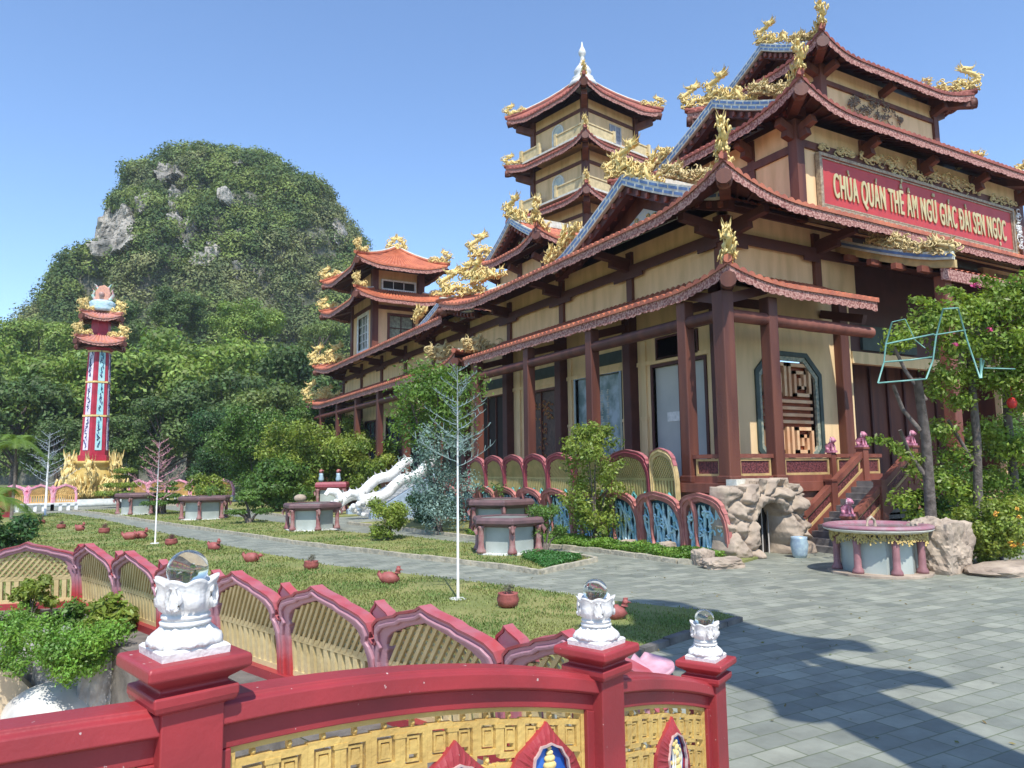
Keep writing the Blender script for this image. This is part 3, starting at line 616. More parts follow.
# ---- gold dragon ornaments: three meshes shared by every ornament
def dragon_mesh(seed, L_=2.4, H_=1.5, curls=70, neck=True):
    random.seed(seed); b = MB(); P = []
    for k in range(26):
        t = k/25; x = -L_*(1-t); z = 0.22+0.12*t+(0.13+0.05*t)*sin(t*5*pi+seed); P.append(Vector((x, 0.10*sin(t*7*pi), z)))
    if neck:
        for k in range(1, 12):
            t = k/11; P.append(Vector((0.38*sin(t*pi*1.2)-0.05*t, 0.04*sin(t*6), 0.36+(H_-0.62)*t)))
    rad = [0.035+0.06*min(1, i/9) for i in range(len(P))]
    b.tube(P, rad, 7)
    hd = P[-1]
    # head: muzzle, jaw, horns, whiskers, mane
    b.tube([hd+Vector((-.12, 0, 0)), hd+Vector((0.08, 0, .10)), hd+Vector((.28, 0, .08)), hd+Vector((.44, 0, .12))], [.10, .14, .09, .05], 7)
    b.tube([hd+Vector((0.02, 0, -.02)), hd+Vector((.20, 0, -.07)), hd+Vector((.36, 0, -.05))], [.08, .05, .025], 6)
    for s_ in (-1, 1):
        b.tube([hd+Vector((0, .06*s_, .16)), hd+Vector((-.14, .12*s_, .34)), hd+Vector((-.12, .15*s_, .50))], [.035, .025, .008], 5)
        b.tube([hd+Vector((.36, .04*s_, .10)), hd+Vector((.55, .10*s_, .22)), hd+Vector((.52, .14*s_, .36))], [.02, .015, .006], 4)
        for t in (8, 17):
            if t < len(P): q = P[t]; b.tube([q, q+Vector((.12, .14*s_, -.08)), q+Vector((.22, .18*s_, -.18))], [.05, .035, .02], 5)
    for i in range(1, len(P)-1):      # back fins
        q = P[i]; d = (P[i+1]-P[i-1]).normalized(); u = Vector((-d.z, 0, d.x)); 
        if i % 1 == 0:
            p0 = q+u*rad[i]*0.8; w = d*0.05; tip = p0+u*0.20-d*0.09
            b.add([p0-w+Vector((0, .012, 0)), p0+w+Vector((0, .012, 0)), tip, p0-w-Vector((0, .012, 0)), p0+w-Vector((0, .012, 0))], [(0, 1, 2), (4, 3, 2), (0, 2, 3), (1, 4, 2), (0, 3, 4, 1)])
    for k in range(curls):            # flames and cloud scrolls
        low = random.random() < 0.55
        if low: q = Vector((random.uniform(-L_, 0.35), random.uniform(-.10, .10), random.uniform(0.0, 0.30))); r = random.uniform(.07, .17)
        else: q = P[random.randint(4, len(P)-1)]+Vector((random.uniform(-.2, .2), random.uniform(-.14, .14), random.uniform(-.12, .15))); r = random.uniform(.07, .14)
        a0 = random.uniform(0, 6); s_ = random.choice((-1, 1)); pts = []
        for i in range(7):
            rr = r*(1.7-0.22*i); a = a0+s_*i*0.75; pts.append(q+Vector((rr*cos(a), 0.02*i*s_, abs(rr*sin(a)) if low and q.z < .1 else rr*sin(a)+r*0.5)))
        b.tube(pts, [.012, .030, .036, .033, .028, .020, .008], 5)
    for k in range(10):               # mane spikes
        a = pi*0.55+k*0.16; q = hd+Vector((-.05, random.uniform(-.08, .08), .05)); b.tube([q, q+Vector((cos(a)*.18, 0, sin(a)*.18)), q+Vector((cos(a)*.34, 0, sin(a)*.34+.04))], [.05, .035, .008], 4)
    return b
DR = []
def _mesh_of(b, m, nm):
    o = b.build(nm, m); me = o.data; bpy.data.objects.remove(o); return me
DR_M = [_mesh_of(dragon_mesh(s, *a), GOLD if s != 3 else GOLDP, 'dragon_ornament') for s, a in ((1, (2.5, 1.35, 130)), (2, (1.6, 1.05, 90)), (3, (2.2, 0.75, 125)))]
def dragon(parent, p, ang, sc=1.0, kind=0, pitch=0.0, name='dragon_ornament', base=True):
    me = DR_M[kind]; o = bpy.data.objects.new(name, me); col.objects.link(o)
    o.parent = parent; o.location = Vector(p)-WL[parent.name]; o.rotation_euler = (0, -pitch, ang); o.scale = (sc, sc, sc) if not hasattr(sc, '__len__') else sc; return o
def corner_dragons(parent, surf, o, inn, which, sc=1.0, kind=0, back=0.15):
    SD = {'SW': ('S', 0), 'SE': ('S', 1), 'NE': ('N', 0), 'NW': ('N', 1)}; x0, y0, x1, y1 = o
    for cn in which:
        sd_, e = SD[cn]; ln = (x1-x0); p = surf(sd_, ln*e, 0.03); q = surf(sd_, ln*e, 0.6); d = p-q
        dragon(parent, p+_Z*0.12-d.normalized()*back, math.atan2(d.y, d.x), sc, kind, math.atan2(d.z, math.hypot(d.x, d.y))*0.5)
def wall_x(parent, X, y0, y1, z0, z1, opens, th=0.25, m=CREAM, face=-1, name='wall'):
    """wall in plane x = X (outer face), solid pieces around its openings (ya, yb, za, zb)"""
    b = MB(); ys = sorted(opens); c = y0; xa, xb = (X, X+th) if face < 0 else (X-th, X)
    for (a, e, lo, hi) in ys:
        if a > c: b.box(xa, c, z0, xb, a, z1)
        if lo > z0: b.box(xa, a, z0, xb, e, lo)
        if hi < z1: b.box(xa, a, hi, xb, e, z1)
        c = e
    if y1 > c: b.box(xa, c, z0, xb, y1, z1)
    return b.build(name, m, parent)
def wall_y(parent, Y, x0, x1, z0, z1, opens, th=0.25, m=CREAM, name='wall', face=-1):
    b = MB(); xs = sorted(opens); c = x0; ya, yb = (Y, Y+th) if face < 0 else (Y-th, Y)
    for (a, e, lo, hi) in xs:
        if a > c: b.box(c, ya, z0, a, yb, z1)
        if lo > z0: b.box(a, ya, z0, e, yb, lo)
        if hi < z1: b.box(a, ya, hi, e, yb, z1)
        c = e
    if x1 > c: b.box(c, ya, z0, x1, yb, z1)
    return b.build(name, m, parent)
def win_x(parent, X, y0, y1, z0, z1, fm=WOOD, gm=GLASSG, fw=0.10, bars=0, hb=0, name='window', gn='glass', proud=0.05, rec=0.12):
    b = MB(); p = X-proud; q = X+rec+0.05
    b.box(p, y0-fw, z0-fw, q, y0, z1+fw); b.box(p, y1, z0-fw, q, y1+fw, z1+fw); b.box(p, y0, z0-fw, q, y1, z0); b.box(p, y0, z1, q, y1, z1+fw)
    for k in range(1, bars+1): y = lerp(y0, y1, k/(bars+1)); b.box(X+0.03, y-.025, z0, X+rec, y+.025, z1)
    for k in range(1, hb+1): z = lerp(z0, z1, k/(hb+1)); b.box(X+0.035, y0, z-.025, X+rec-.005, y1, z+.025)
    w = b.build(name, fm, parent); g = MB(); g.box(X+rec, y0, z0, X+rec+0.04, y1, z1); g.build(gn, gm, w); return w
def win_y(parent, Y, x0, x1, z0, z1, fm=WOOD, gm=GLASSG, fw=0.10, bars=0, hb=0, name='window', gn='glass', proud=0.05, rec=0.12):
    b = MB(); p = Y-proud; q = Y+rec+0.05
    b.box(x0-fw, p, z0-fw, x0, q, z1+fw); b.box(x1, p, z0-fw, x1+fw, q, z1+fw); b.box(x0, p, z0-fw, x1, q, z0); b.box(x0, p, z1, x1, q, z1+fw)
    for k in range(1, bars+1): x = lerp(x0, x1, k/(bars+1)); b.box(x-.025, Y+0.03, z0, x+.025, Y+rec, z1)
    for k in range(1, hb+1): z = lerp(z0, z1, k/(hb+1)); b.box(x0, Y+0.035, z-.025, x1, Y+rec-.005, z+.025)
    w = b.build(name, fm, parent); g = MB(); g.box(x0, Y+rec, z0, x1, Y+rec+0.04, z1); g.build(gn, gm, w); return w
CARV = mat('carved_panel', (0.17, 0.045, 0.045), 0.6, ns=16, c2=(0.07, 0.015, 0.018), bump=1.0, bs=18, detail=2, fac=(0.45, 0.55))
YTRIM = mat('ochre_trim', (0.55, 0.38, 0.16), 0.6, ns=4)
# ================================================================ TEMPLE HALL
hall = empty('temple_hall', (29.5, 17.5, 0), 'large red-roofed temple hall with cream walls, brown columns and stacked gabled roofs', 'temple')
CX = 29.5
def mx(x): return 2*CX-x
# base, floors
b = MB(); b.box(15.95, 15.55, 0, 43.05, 66, 1.72); b.build('plinth', mat('plinth_plaster', (0.34, 0.17, 0.11), 0.8, ns=2, c2=(0.24, 0.10, 0.07)), hall)
b = MB(); b.box(15.75, 15.42, 1.72, 43.25, 66.2, 2.0); b.build('porch_floor', WOODL, hall)
# columns
colm = []
def column(x, y, z0, z1, w=0.42, m=WOOD, name='column', base=True):
    c = MB(); c.box(x-w/2, y-w/2, z0, x+w/2, y+w/2, z1)
    if base: c.box(x-w/2-.05, y-w/2-.05, z0, x+w/2+.05, y+w/2+.05, z0+0.22)
    return c.build(name, m, hall, bevel=0.035)
OY = [17.55, 22.7, 27.45, 32.4, 37.3, 42.2, 47.2, 52.1, 57, 62]
OX = [18.16, 23.0]
column(16.2, 15.9, 2.0, 7.75, 0.46)
for y in OY: column(16.2, y, 2.0, 7.75, 0.40)
for x in (18.16, mx(18.16), mx(16.2), mx(22.9)): column(x, 15.9, 2.0, 7.75, 0.40)
IY = [17.85, 22.63, 27.6, 32.55, 37.5, 42.45, 47.4, 52.3, 57.2, 62.2]
for y in IY: column(17.97, y, 2.0, 8.9, 0.46, SOFF)
for x in (23.75, mx(23.75)): column(x, 17.55, 2.0, 8.9, 0.46, WOOD)
# beams: round logs under the low eave
b = MB(); b.tube([(16.2, 15.95, 7.05), (16.2, 38, 7.05)], 0.2, 10); b.tube([(16.2, 38.4, 7.05), (16.2, 64, 7.05)], 0.2, 10); b.build('log_beam', WOOD, hall)
b = MB(); b.tube([(16.25, 15.9, 7.05), (19.9, 15.9, 7.05), (20.0, 15.9, 7.05), (23.2, 15.9, 7.05)], [.2, .2, .215, .19], 12); b.build('log_beam', WOODL, hall)
b = MB(); b.tube([(36.0, 15.9, 7.05), (43.4, 15.9, 7.05)], 0.2, 10); b.build('log_beam', WOODL, hall)
b = MB()
for y in [15.9]+OY: b.bar((16.2, y, 7.5), (18.0, y, 8.0), 0.22, 0.3)
for x in (16.2, 18.16, 22.9): b.bar((x, 15.9, 7.5), (x, 17.6, 8.0), 0.22, 0.3)
b.each('tie_beam', SOFF, hall)
# ---- ground-floor walls, left side
WX = 18.15; WY = 17.65
opL = [(18.78, 21.5, 2.1, 6.22), (23.55, 26.7, 2.3, 6.33), (28.4, 31.1, 2.0, 6.1), (33.4, 36.2, 2.0, 6.3), (38.4, 41.4, 2.3, 6.2), (43.4, 46.4, 2.3, 6.2), (48.3, 51.3, 2.3, 6.2), (53.2, 56.2, 2.3, 6.2), (58.2, 61.2, 2.3, 6.2)]
wall_x(hall, WX, WY, 66, 2.0, 9.0, opL, m=CREAM2)
win_x(hall, WX, 18.78, 21.5, 2.1, 6.22, SOFF, mat('dusty_glass', (0.47, 0.47, 0.44), 0.4, ns=0.45, c2=(0.32, 0.34, 0.34), spec=0.5), 0.12, 1, 0)
win_x(hall, WX-0.02, 19.1, 21.2, 6.55, 7.25, SOFF, DBRD, 0.08, name='transom_panel', proud=0.04, rec=0.02)
b = MB(); b.box(WX+.10, 19.6, 4.15, WX+.116, 20.9, 4.5); b.build('paper_sheet', WHITE, hall)
mural = mat('landscape_mural', (0.40, 0.50, 0.56), 0.5, ns=1.6, c2=(0.14, 0.22, 0.22), detail=9, fac=(0.40, 0.60))
w = win_x(hall, WX, 23.55, 26.7, 2.3, 6.33, GLASSD, mural, 0.13, 0, name='mural_window', gn='mural_panel')
random.seed(3); b = MB()
for cy in (24.55, 24.95, 25.35):
    for k in range(11):
        z = 5.55-k*0.27
        for j in range(3): b.box(WX+.10, cy-random.uniform(.03, .12), z+j*.07, WX+.118, cy+random.uniform(.03, .12), z+j*.07+.022)
        b.box(WX+.10, cy-.012, z-.02, WX+.117, cy+.012, z+.18)
b.build('script_column', PALE, w)
dk = mat('carved_dark_door', (0.12, 0.07, 0.05), 0.5, ns=7, c2=(0.05, 0.03, 0.025), bump=0.6, bs=14)
w = win_x(hall, WX, 28.4, 31.1, 2.0, 6.1, WOOD, dk, 0.12, 1, name='carved_door', gn='door_leaf'); b = MB()
for k in range(60):
    y = 29.7+random.uniform(-.9, .9)*(1 if k < 30 else .35); z = (5.2+random.uniform(-.45, .45)) if k < 30 else random.uniform(2.4, 4.9); r = random.uniform(.05, .13)
    b.tube([(WX+.09, y+r*cos(a), z+r*sin(a)) for a in (0, 1.2, 2.4, 3.6)], .025, 4)
b.each('painted_tree_branch', mat('red_lacquer', (0.42, 0.10, 0.05), 0.5, ns=4, c2=(0.5, 0.3, 0.08)), w)
w = win_x(hall, WX, 33.4, 36.2, 2.0, 6.3, WOOD, DARK, 0.14, 2, name='doorway', gn='door_opening')
for (a, e, lo, hi) in opL[4:]: win_x(hall, WX, a, e, lo, hi, SOFF, GLASSD, 0.1, 2, 1)
for y in (22.0, 23.15, 27.1, 28.05, 31.7, 33.0, 18.35):     # flat pilasters
    b = MB(); b.box(WX-.09, y-.16, 2.0, WX, y+.16, 4.35); b.box(WX-.07, y-.14, 4.35, WX, y+.14, 7.3); b.box(WX-.11, y-.19, 4.28, WX, y+.19, 4.40); b.build('pilaster', CREAM2, hall)
b = MB(); b.box(WX-.06, 18.0, 6.36, WX, 66, 6.52); b.build('lintel_band', CREAM2, hall)
for y in (24.0, 29.0, 34.0):
    b = MB(); b.box(WX-.05, y-.9, 6.7, WX, y+1.3, 7.2); b.build('name_board', DBRD, hall)
# ---- ground-floor walls, front
wall_y(hall, WY, WX, 24.5, 2.0, 9.0, [(19.33, 22.65, 2.3, 6.45)], m=CREAM2)
wall_y(hall, WY, mx(24.5), mx(WX), 2.0, 9.0, [(mx(22.65), mx(19.33), 2.3, 6.45)], m=CREAM2)
b = MB(); b.box(24.5, WY+2.0, 2.0, mx(24.5), WY+2.2, 9); b.build('entrance_wall', WOOD, hall); b = MB(); b.box(24.3, WY+.25, 2.0, 24.5, WY+2.2, 9); b.box(34.5, WY+.25, 2.0, 34.7, WY+2.2, 9); b.each('entrance_side_wall', WOOD, hall)
b = MB()
for k in range(9): b.box(24.8+k*1.15, WY+1.9, 2.0, 24.92+k*1.15, WY+2.0, 6.6)
b.each('door_stile', SOFF, hall)
b = MB(); b.box(24.5, WY-.05, 6.3, 34.5, WY+.2, 6.75); b.build('entrance_beam', CREAM2, hall)
b = MB(); b.box(25.2, WY-.02, 6.85, 28.6, WY+.15, 7.8); b.build('green_sign_panel', DBRD, hall)
b = MB(); b.box(24.5, WY+.1, 6.8, 34.5, WY+.3, 11); b.build('entrance_fascia', SOFF, hall)
def octwin(cx_, nm='octagonal_window'):
    cz = 4.38; hw, hh, ch = 1.66, 2.08, 0.72
    def octp(d): a, c, k = hw-d, hh-d, ch; k2 = k-d*0.41; return [(cx_-a+k2, cz-c), (cx_+a-k2, cz-c), (cx_+a, cz-c+k2), (cx_+a, cz+c-k2), (cx_+a-k2, cz+c), (cx_-a+k2, cz+c), (cx_-a, cz+c-k2), (cx_-a, cz-c+k2), (cx_-a+k2, cz-c)]
    fr = lambda a, z, c: (a, WY-0.07+c, z)
    # cream spandrels closing the square hole outside the octagon
    b = MB(); b.ring([(cx_-hw, cz-hh), (cx_+hw, cz-hh), (cx_+hw, cz-hh), (cx_+hw, cz+hh), (cx_+hw, cz+hh), (cx_-hw, cz+hh), (cx_-hw, cz+hh), (cx_-hw, cz-hh), (cx_-hw, cz-hh)], octp(0.03), lambda a, z, c: (a, WY+0.002+c, z), 0.2)
    b.build('window_spandrels', CREAM2, hall)
    b = MB(); b.ring(octp(-0.02), octp(0.14), fr, 0.2); w = b.build(nm, DBRD, hall)
    b = MB(); b.ring(octp(0.145), octp(0.29), lambda a, z, c: (a, WY-0.02+c, z), 0.1); b.build('window_border', mat('jade_border', (0.15, 0.20, 0.17), 0.6, ns=9, c2=(0.42, 0.40, 0.28)), w)
    b = MB(); b.box(cx_-hw+.3, WY+.24, cz-hh+.3, cx_+hw-.3, WY+.27, cz+hh-.3); b.build('window_recess', mat('orange_back', (0.40, 0.10, 0.04), 0.6), w)
    b = MB(); 
    def st(pts, wd=0.12):
        for (x0, z0), (x1, z1) in zip(pts, pts[1:]):
            a, c = min(x0, x1)-wd/2, max(x0, x1)+wd/2; e, g_ = min(z0, z1)-wd/2, max(z0, z1)+wd/2
            b.box(cx_+a, WY+.02, cz+e, cx_+c, WY+.16, cz+g_)
    for sx in (-1, 1):
        for sz in (-1, 1):
            k = lambda p: [(sx*x, sz*z) for x, z in p]
            st(k([(0.12, 0.60), (0.12, 1.66), (1.14, 1.66), (1.14, 0.60), (0.38, 0.60), (0.38, 1.40), (0.88, 1.40), (0.88, 0.86), (0.62, 0.86), (0.62, 1.14)]))
    for z in (-0.36, -0.12, 0.12, 0.36): st([(-1.15, z), (1.15, z)], 0.11)
    b.build('fretwork', mat('salmon_fret', (0.74, 0.50, 0.28), 0.6, ns=2, c2=(0.64, 0.34, 0.17)), w)
octwin(20.99); octwin(mx(20.99))
# ---- front railing
def rail_panel(parent, a, c, z0=2.0, z1=2.85, m=WOODL):
    a = Vector(a); c = Vector(c); d = (c-a).normalized(); nn = Vector((-d.y, d.x, 0)); up3 = lambda p, z: Vector((p.x, p.y, z))
    b = MB(); b.bar(up3(a, z1-.05), up3(c, z1-.05), .2, .12); b.bar(up3(a, z0+.1), up3(c, z0+.1), .16, .2)
    r = b.build('railing', m, parent); e = d*.12
    b = MB()
    for (p, q) in ((up3(a+e, z1-.16), up3(c-e, z1-.16)), (up3(a+e, z0+.24), up3(c-e, z0+.24))): b.bar(p, q, .12, .07)
    for p in (a+e, c-e): b.bar(up3(p, z0+.2), up3(p, z1-.12), .119, .07, up=d)
    b.build('railing_frame', YTRIM, r); b = MB(); b.bar(up3(a+e, (z0+z1)/2+.04), up3(c-e, (z0+z1)/2+.04), .05, z1-z0-.4); b.build('railing_panel', CARV, r); return r
rail_panel(hall, (16.45, 15.9, 0), (17.95, 15.9, 0)); rail_panel(hall, (18.38, 15.9, 0), (20.62, 15.9, 0)); rail_panel(hall, (20.86, 15.9, 0), (23.2, 15.9, 0)); rail_panel(hall, (16.2, 16.15, 0), (16.2, 17.33, 0))
b = MB(); b.box(20.64, 15.8, 1.95, 20.84, 16.0, 2.9); b.build('railing_post', WOODL, hall)
# ---- low eave roofs
corner = 3.2
rf, sf = skirt(hall, (15.86, 15.3, 22.9, 33.5), 8.03, (WX, WY, 22.9, 33.5), 9.0, 0.34, 0.28, corner, 'SW', cut=('SE', 'NE', 'NW'), name='lower_roof')
dragon(hall, (15.75, 15.15, 8.55), R(225), 1.0, 1)
dragon(hall, (16.3, 33.3, 8.35), R(180), 1.15, 2); 
rf, sf = skirt(hall, (mx(22.9), 15.3, mx(15.86), 60), 8.03, (mx(22.9), WY, mx(WX), 58), 9.0, 0.34, 0.28, corner, 'SE', cut=('SW', 'NW', 'NE'), name='lower_roof')
rf, sf = skirt(hall, (15.86, 34.2, 43.14, 64.5), 8.03, (WX, 36.0, mx(WX), 62.2), 9.0, 0.4, 0.3, corner, 'WN', cut=('SE', 'NE'), name='lower_roof')
corner_dragons(hall, sf, (15.86, 34.2, 43.14, 64.5), None, ['NW'], 1.25, 0); dragon(hall, (16.2, 37.6, 8.55), R(165), 1.25, 2); dragon(hall, (16.6, 62.6, 8.6), R(180), 1.1, 1)
# ---- second storey band
wall_x(hall, WX, WY, 36, 8.6, 11.2, []); wall_y(hall, WY, WX, 25.0, 8.6, 11.2, []); wall_y(hall, WY, mx(25.0), mx(WX), 8.6, 11.2, [])
wall_x(hall, WX, 36, 62, 8.6, 11.2, [], m=CREAM2)
b = MB()
for y in [17.8]+IY[1:]: b.box(WX-.14, y-.17, 8.6, WX-.002, y+.17, 11)
for x in (18.32, 22.75, mx(18.32), mx(22.75)): b.box(x-.17, WY-.14, 8.6, x+.17, WY-.002, 11)
b.each('upper_post', WOOD, hall)
b = MB(); b.box(WX-.20, WY-.25, 10.05, WX-.15, 62, 10.42); b.box(WX-.15, WY-.205, 10.051, 25, WY-.15, 10.421); b.box(mx(25), WY-.20, 10.05, mx(WX), WY-.15, 10.42)
for y0_, y1_ in zip([17.8]+IY[1:], IY[1:]+[66]): b.box(WX-.21, y0_, 9.9, WX-.152, y0_+.9, 10.05); b.box(WX-.21, y1_-.9, 9.9, WX-.152, y1_, 10.05)
for x0_, x1_ in ((18.3, 22.75),): b.box(x0_, WY-.21, 9.9, x0_+.8, WY-.152, 10.05); b.box(x1_-.8, WY-.21, 9.9, x1_, WY-.152, 10.05)
b.each('upper_beam', SOFF, hall)
b = MB()   # stepped brackets carrying the upper eave
for y in [17.8]+IY[1:]:
    b.bar((WX, y, 10.55), (16.4, y, 10.72), .26, .26); b.bar((WX, y, 10.3), (17.1, y, 10.42), .24, .24)
for x in (18.32, 22.75): b.bar((x, WY, 10.55), (x, 15.9, 10.72), .26, .26); b.bar((x, WY, 10.3), (x, 16.6, 10.42), .24, .24)
b.each('eave_bracket', SOFF, hall)
O2 = (15.86, 15.3, 43.14, 35.6); I2 = (18.3, 17.6, 40.7, 33.3)
rf, sf = skirt(hall, O2, 10.83, I2, 11.95, 0.62, 0.34, 4.0, 'SWE', name='middle_roof', tile=TILE)
corner_dragons(hall, sf, O2, None, ['SW', 'SE'], 1.0, 0); 
p = sf('W', 0.0, 0.05); dragon(hall, p+Vector((0.2, -.6, .2)), R(150), (1.15, 1.3, 1.15), 0); dragon(hall, p+Vector((0.9, -2.3, .5)), R(100), (1.0, 1.2, 1.0), 0)
dragon(hall, p+Vector((1.0, -1.0, 1.1)), R(120), (1.0, 1.2, 1.0), 1)
b = MB(); b.box(18.2, 17.55, 11.2, 40.8, 61, 11.9); b.build('roof_core', SOFF, hall)
b = MB(); b.tube([Vector((18.3, y, 12.0)) for y in (33.3, 30, 27.5)], .16, 8); b.build('roof_ridge', PALE, hall)
O2b = (15.86, 36.2, 43.14, 62.2); I2b = (18.3, 38.5, 40.7, 60)
rf, sf = skirt(hall, O2b, 10.75, I2b, 11.95, 0.5, 0.32, 3.5, 'WN', cut=('SW',), name='middle_roof')
corner_dragons(hall, sf, O2b, None, ['NW'], 1.3, 0); dragon(hall, (16.6, 60.2, 11.3), R(170), 1.3, 0)
# gables on the middle roof
gable(hall, 17.3, -1, 21.75, 4.7, 11.35, 13.55, 41.7, tile=TILE, band=0.46)
dragon(hall, (17.15, 22.0, 13.75), R(95), (1.0, 1.0, 1.1), 0, 0.45); dragon(hall, (17.2, 19.2, 12.65), R(95), (0.8, 1.0, 0.8), 2, 0.42); dragon(hall, (17.2, 17.6, 11.9), R(95), (0.7, 1.0, 0.75), 2, 0.4)
dragon(hall, (17.2, 25.9, 11.95), R(85), (0.9, .9, .9), 1, -0.4); dragon(hall, (17.2, 27.2, 11.5), R(85), (0.8, .8, .8), 1, -0.2)
gable(hall, 16.9, -1, 38.5, 3.9, 10.9, 12.0, 22, tile=TILE, band=0.4)
dragon(hall, (16.8, 42.0, 11.6), R(90), 0.9, 1, -0.3)
# ---- third storey (sign storey)
T = (21.9, 17.5, 37.1, 25.5)
b = MB(); b.box(T[0], T[1], 11.3, T[2], T[3], 15.25); b.build('third_storey_wall', CREAM, hall)
b = MB()
for x in (T[0]+.05, T[2]-.05):
    for y in (T[1]+.05, T[3]-.05): b.box(x-.2, y-.2, 11.3, x+.2, y+.2, 15.2)
for y in (19.6, 23.4): b.box(T[0]-.08, y-.17, 11.3, T[0]-.003, y+.17, 15.2)
b.box(T[0]-.1, T[1]+.25, 14.0, T[0]-.004, T[3], 14.3); b.box(T[0]+.25, T[1]-.1, 14.22, T[2]-.25, T[1]-.004, 14.5)
for x in (25.7, 29.5, 33.3): b.box(x-.17, T[1]-.12, 14.5, x+.17, T[1]-.006, 15.2)
b.each('storey_post', WOOD, hall)
b = MB()
for x in (22.0, 25.7, 29.5, 33.3, 37): b.bar((x, T[1], 14.75), (x, 16.75, 15.0), .28, .3); b.bar((x, T[1], 14.5), (x, 17.0, 14.62), .26, .24)
for y in (17.6, 19.6, 23.4): b.bar((T[0], y, 14.75), (21.1, y, 15.0), .28, .3); b.bar((T[0], y, 14.5), (21.4, y, 14.62), .26, .24)
b.each('eave_bracket', WOOD, hall)
O3 = (20.77, 16.3, 38.23, 26.7); I3 = (22.6, 18.3, 36.4, 24.7)
rf, sf = skirt(hall, O3, 15.33, I3, 16.25, 0.55, 0.3, 3.4, 'SWNE', name='third_roof', tile=TILED)
corner_dragons(hall, sf, O3, None, ['SW', 'SE', 'NW'], 1.0, 0); dragon(hall, (33.5, 17.2, 15.75), R(270), 0.6, 1)
gable(hall, 22.0, -1, 21.5, 3.8, 15.9, 17.65, 37.0, tile=TILED, band=0.42)
dragon(hall, (21.9, 21.7, 17.85), R(95), 0.95, 0, 0.4); dragon(hall, (21.9, 19.3, 17.0), R(95), (0.75, 1, .75), 2, .4); dragon(hall, (21.9, 18.1, 16.4), R(95), (0.6, 1, .7), 2, .4); dragon(hall, (21.9, 25.4, 16.1), R(85), .9, 1, -.3)
# ---- top storey
b = MB(); b.box(25.5, 19.0, 15.9, 33.5, 24.2, 19.2); b.build('top_storey_wall', CREAM, hall)
b = MB()
for x in (25.55, 33.45):
    for y in (19.05, 24.15): b.box(x-.18, y-.18, 15.9, x+.18, y+.18, 19.15)
b.box(25.6, 18.9, 18.3, 33.4, 18.996, 18.5); b.box(25.4, 19.1, 18.3, 25.496, 24.1, 18.5)
b.each('storey_post', WOOD, hall)
b = MB()
for x in (25.7, 29.5, 33.3): b.bar((x, 19, 18.75), (x, 18.3, 18.95), .28, .3)
for y in (19.1, 21.6, 24.1): b.bar((25.5, y, 18.75), (24.7, y, 18.95), .28, .3); b.bar((33.5, y, 18.75), (34.3, y, 18.95), .28, .3)
b.each('eave_bracket', WOOD, hall)
O4 = (24.4, 18.0, 34.6, 25.3); I4 = (25.6, 19.2, 33.4, 24.1)
rf, sf = skirt(hall, O4, 19.22, I4, 19.85, 0.42, 0.26, 2.6, 'SWNE', name='top_roof', tile=TILED)
corner_dragons(hall, sf, O4, None, ['SW', 'SE', 'NW', 'NE'], 0.95, 0)
gable(hall, 25.0, -1, 21.4, 2.5, 19.65, 20.95, 34.0, tile=TILED, band=0.36)
dragon(hall, (24.9, 21.5, 21.15), R(95), 0.8, 0, .4); dragon(hall, (25.0, 19.7, 20.3), R(90), (0.6, 1, .6), 2, .3); dragon(hall, (32.5, 18.6, 19.75), R(270), .45, 1)
# relief under the top eave and above the sign
def relief(parent, x0, x1, y, zc, hgt, n, seed, m=GOLDP, name='relief'):
    random.seed(seed); b = MB()
    for k in range(n):
        u = random.random(); x = lerp(x0, x1, u); env = hgt*(0.35+0.65*sin(pi*u)**1.0); z = zc+random.uniform(-.5, .5)*env; r = random.uniform(.07, .15)
        a0 = random.uniform(0, 6); s_ = random.choice((-1, 1)); b.tube([(x+r*(1.6-.2*i)*cos(a0+s_*i*.8), y-.02*(i % 2), z+r*(1.2-.15*i)*sin(a0+s_*i*.8)) for i in range(6)], [.02, .035, .035, .03, .025, .015], 5)
    return b.build(name, m, parent)
relief(hall, 25.4, 33.6, 17.32, 14.52, 0.75, 150, 41); relief(hall, 22.9, 25.0, 17.34, 14.40, 0.28, 30, 42); relief(hall, 34.4, 36.6, 17.34, 14.40, 0.28, 30, 43)
relief(hall, 27.2, 30.8, 18.9, 17.9, 1.2, 90, 44, mat('grey_relief', (0.20, 0.15, 0.11), 0.7, ns=5)); relief(hall, 36.45, 36.75, 17.3, 13.2, 2.0, 30, 45, WHITE)
# ---- sign board
sg = empty('sign_board', (29.53, 17.4, 12.3), 'long red sign board with pale gold lettering under the third roof', 'sign')
b = MB(); b.box(22.95, 17.34, 12.05, 36.12, 17.44, 14.02); b.build('board', mat('sign_red', (0.48, 0.05, 0.045), 0.5, ns=1.5, c2=(0.42, 0.04, 0.04)), sg)
b = MB()
for d, t, pr_ in ((0.0, 0.12, 17.26), (0.16, .05, 17.30)):
    x0, x1, z0, z1 = 22.85+d, 36.22-d, 11.95+d, 14.12-d
    b.box(x0, pr_, z0, x1, 17.45-d*.1, z0+t); b.box(x0, pr_, z1-t, x1, 17.45-d*.1, z1); b.box(x0, pr_, z0+t, x0+t, 17.45-d*.1, z1-t); b.box(x1-t, pr_, z0+t, x1, 17.45-d*.1, z1-t)
b.build('sign_frame', mat('sign_frame_gold', (0.42, 0.34, 0.22), 0.5, ns=9, c2=(0.22, 0.16, 0.11)), sg)
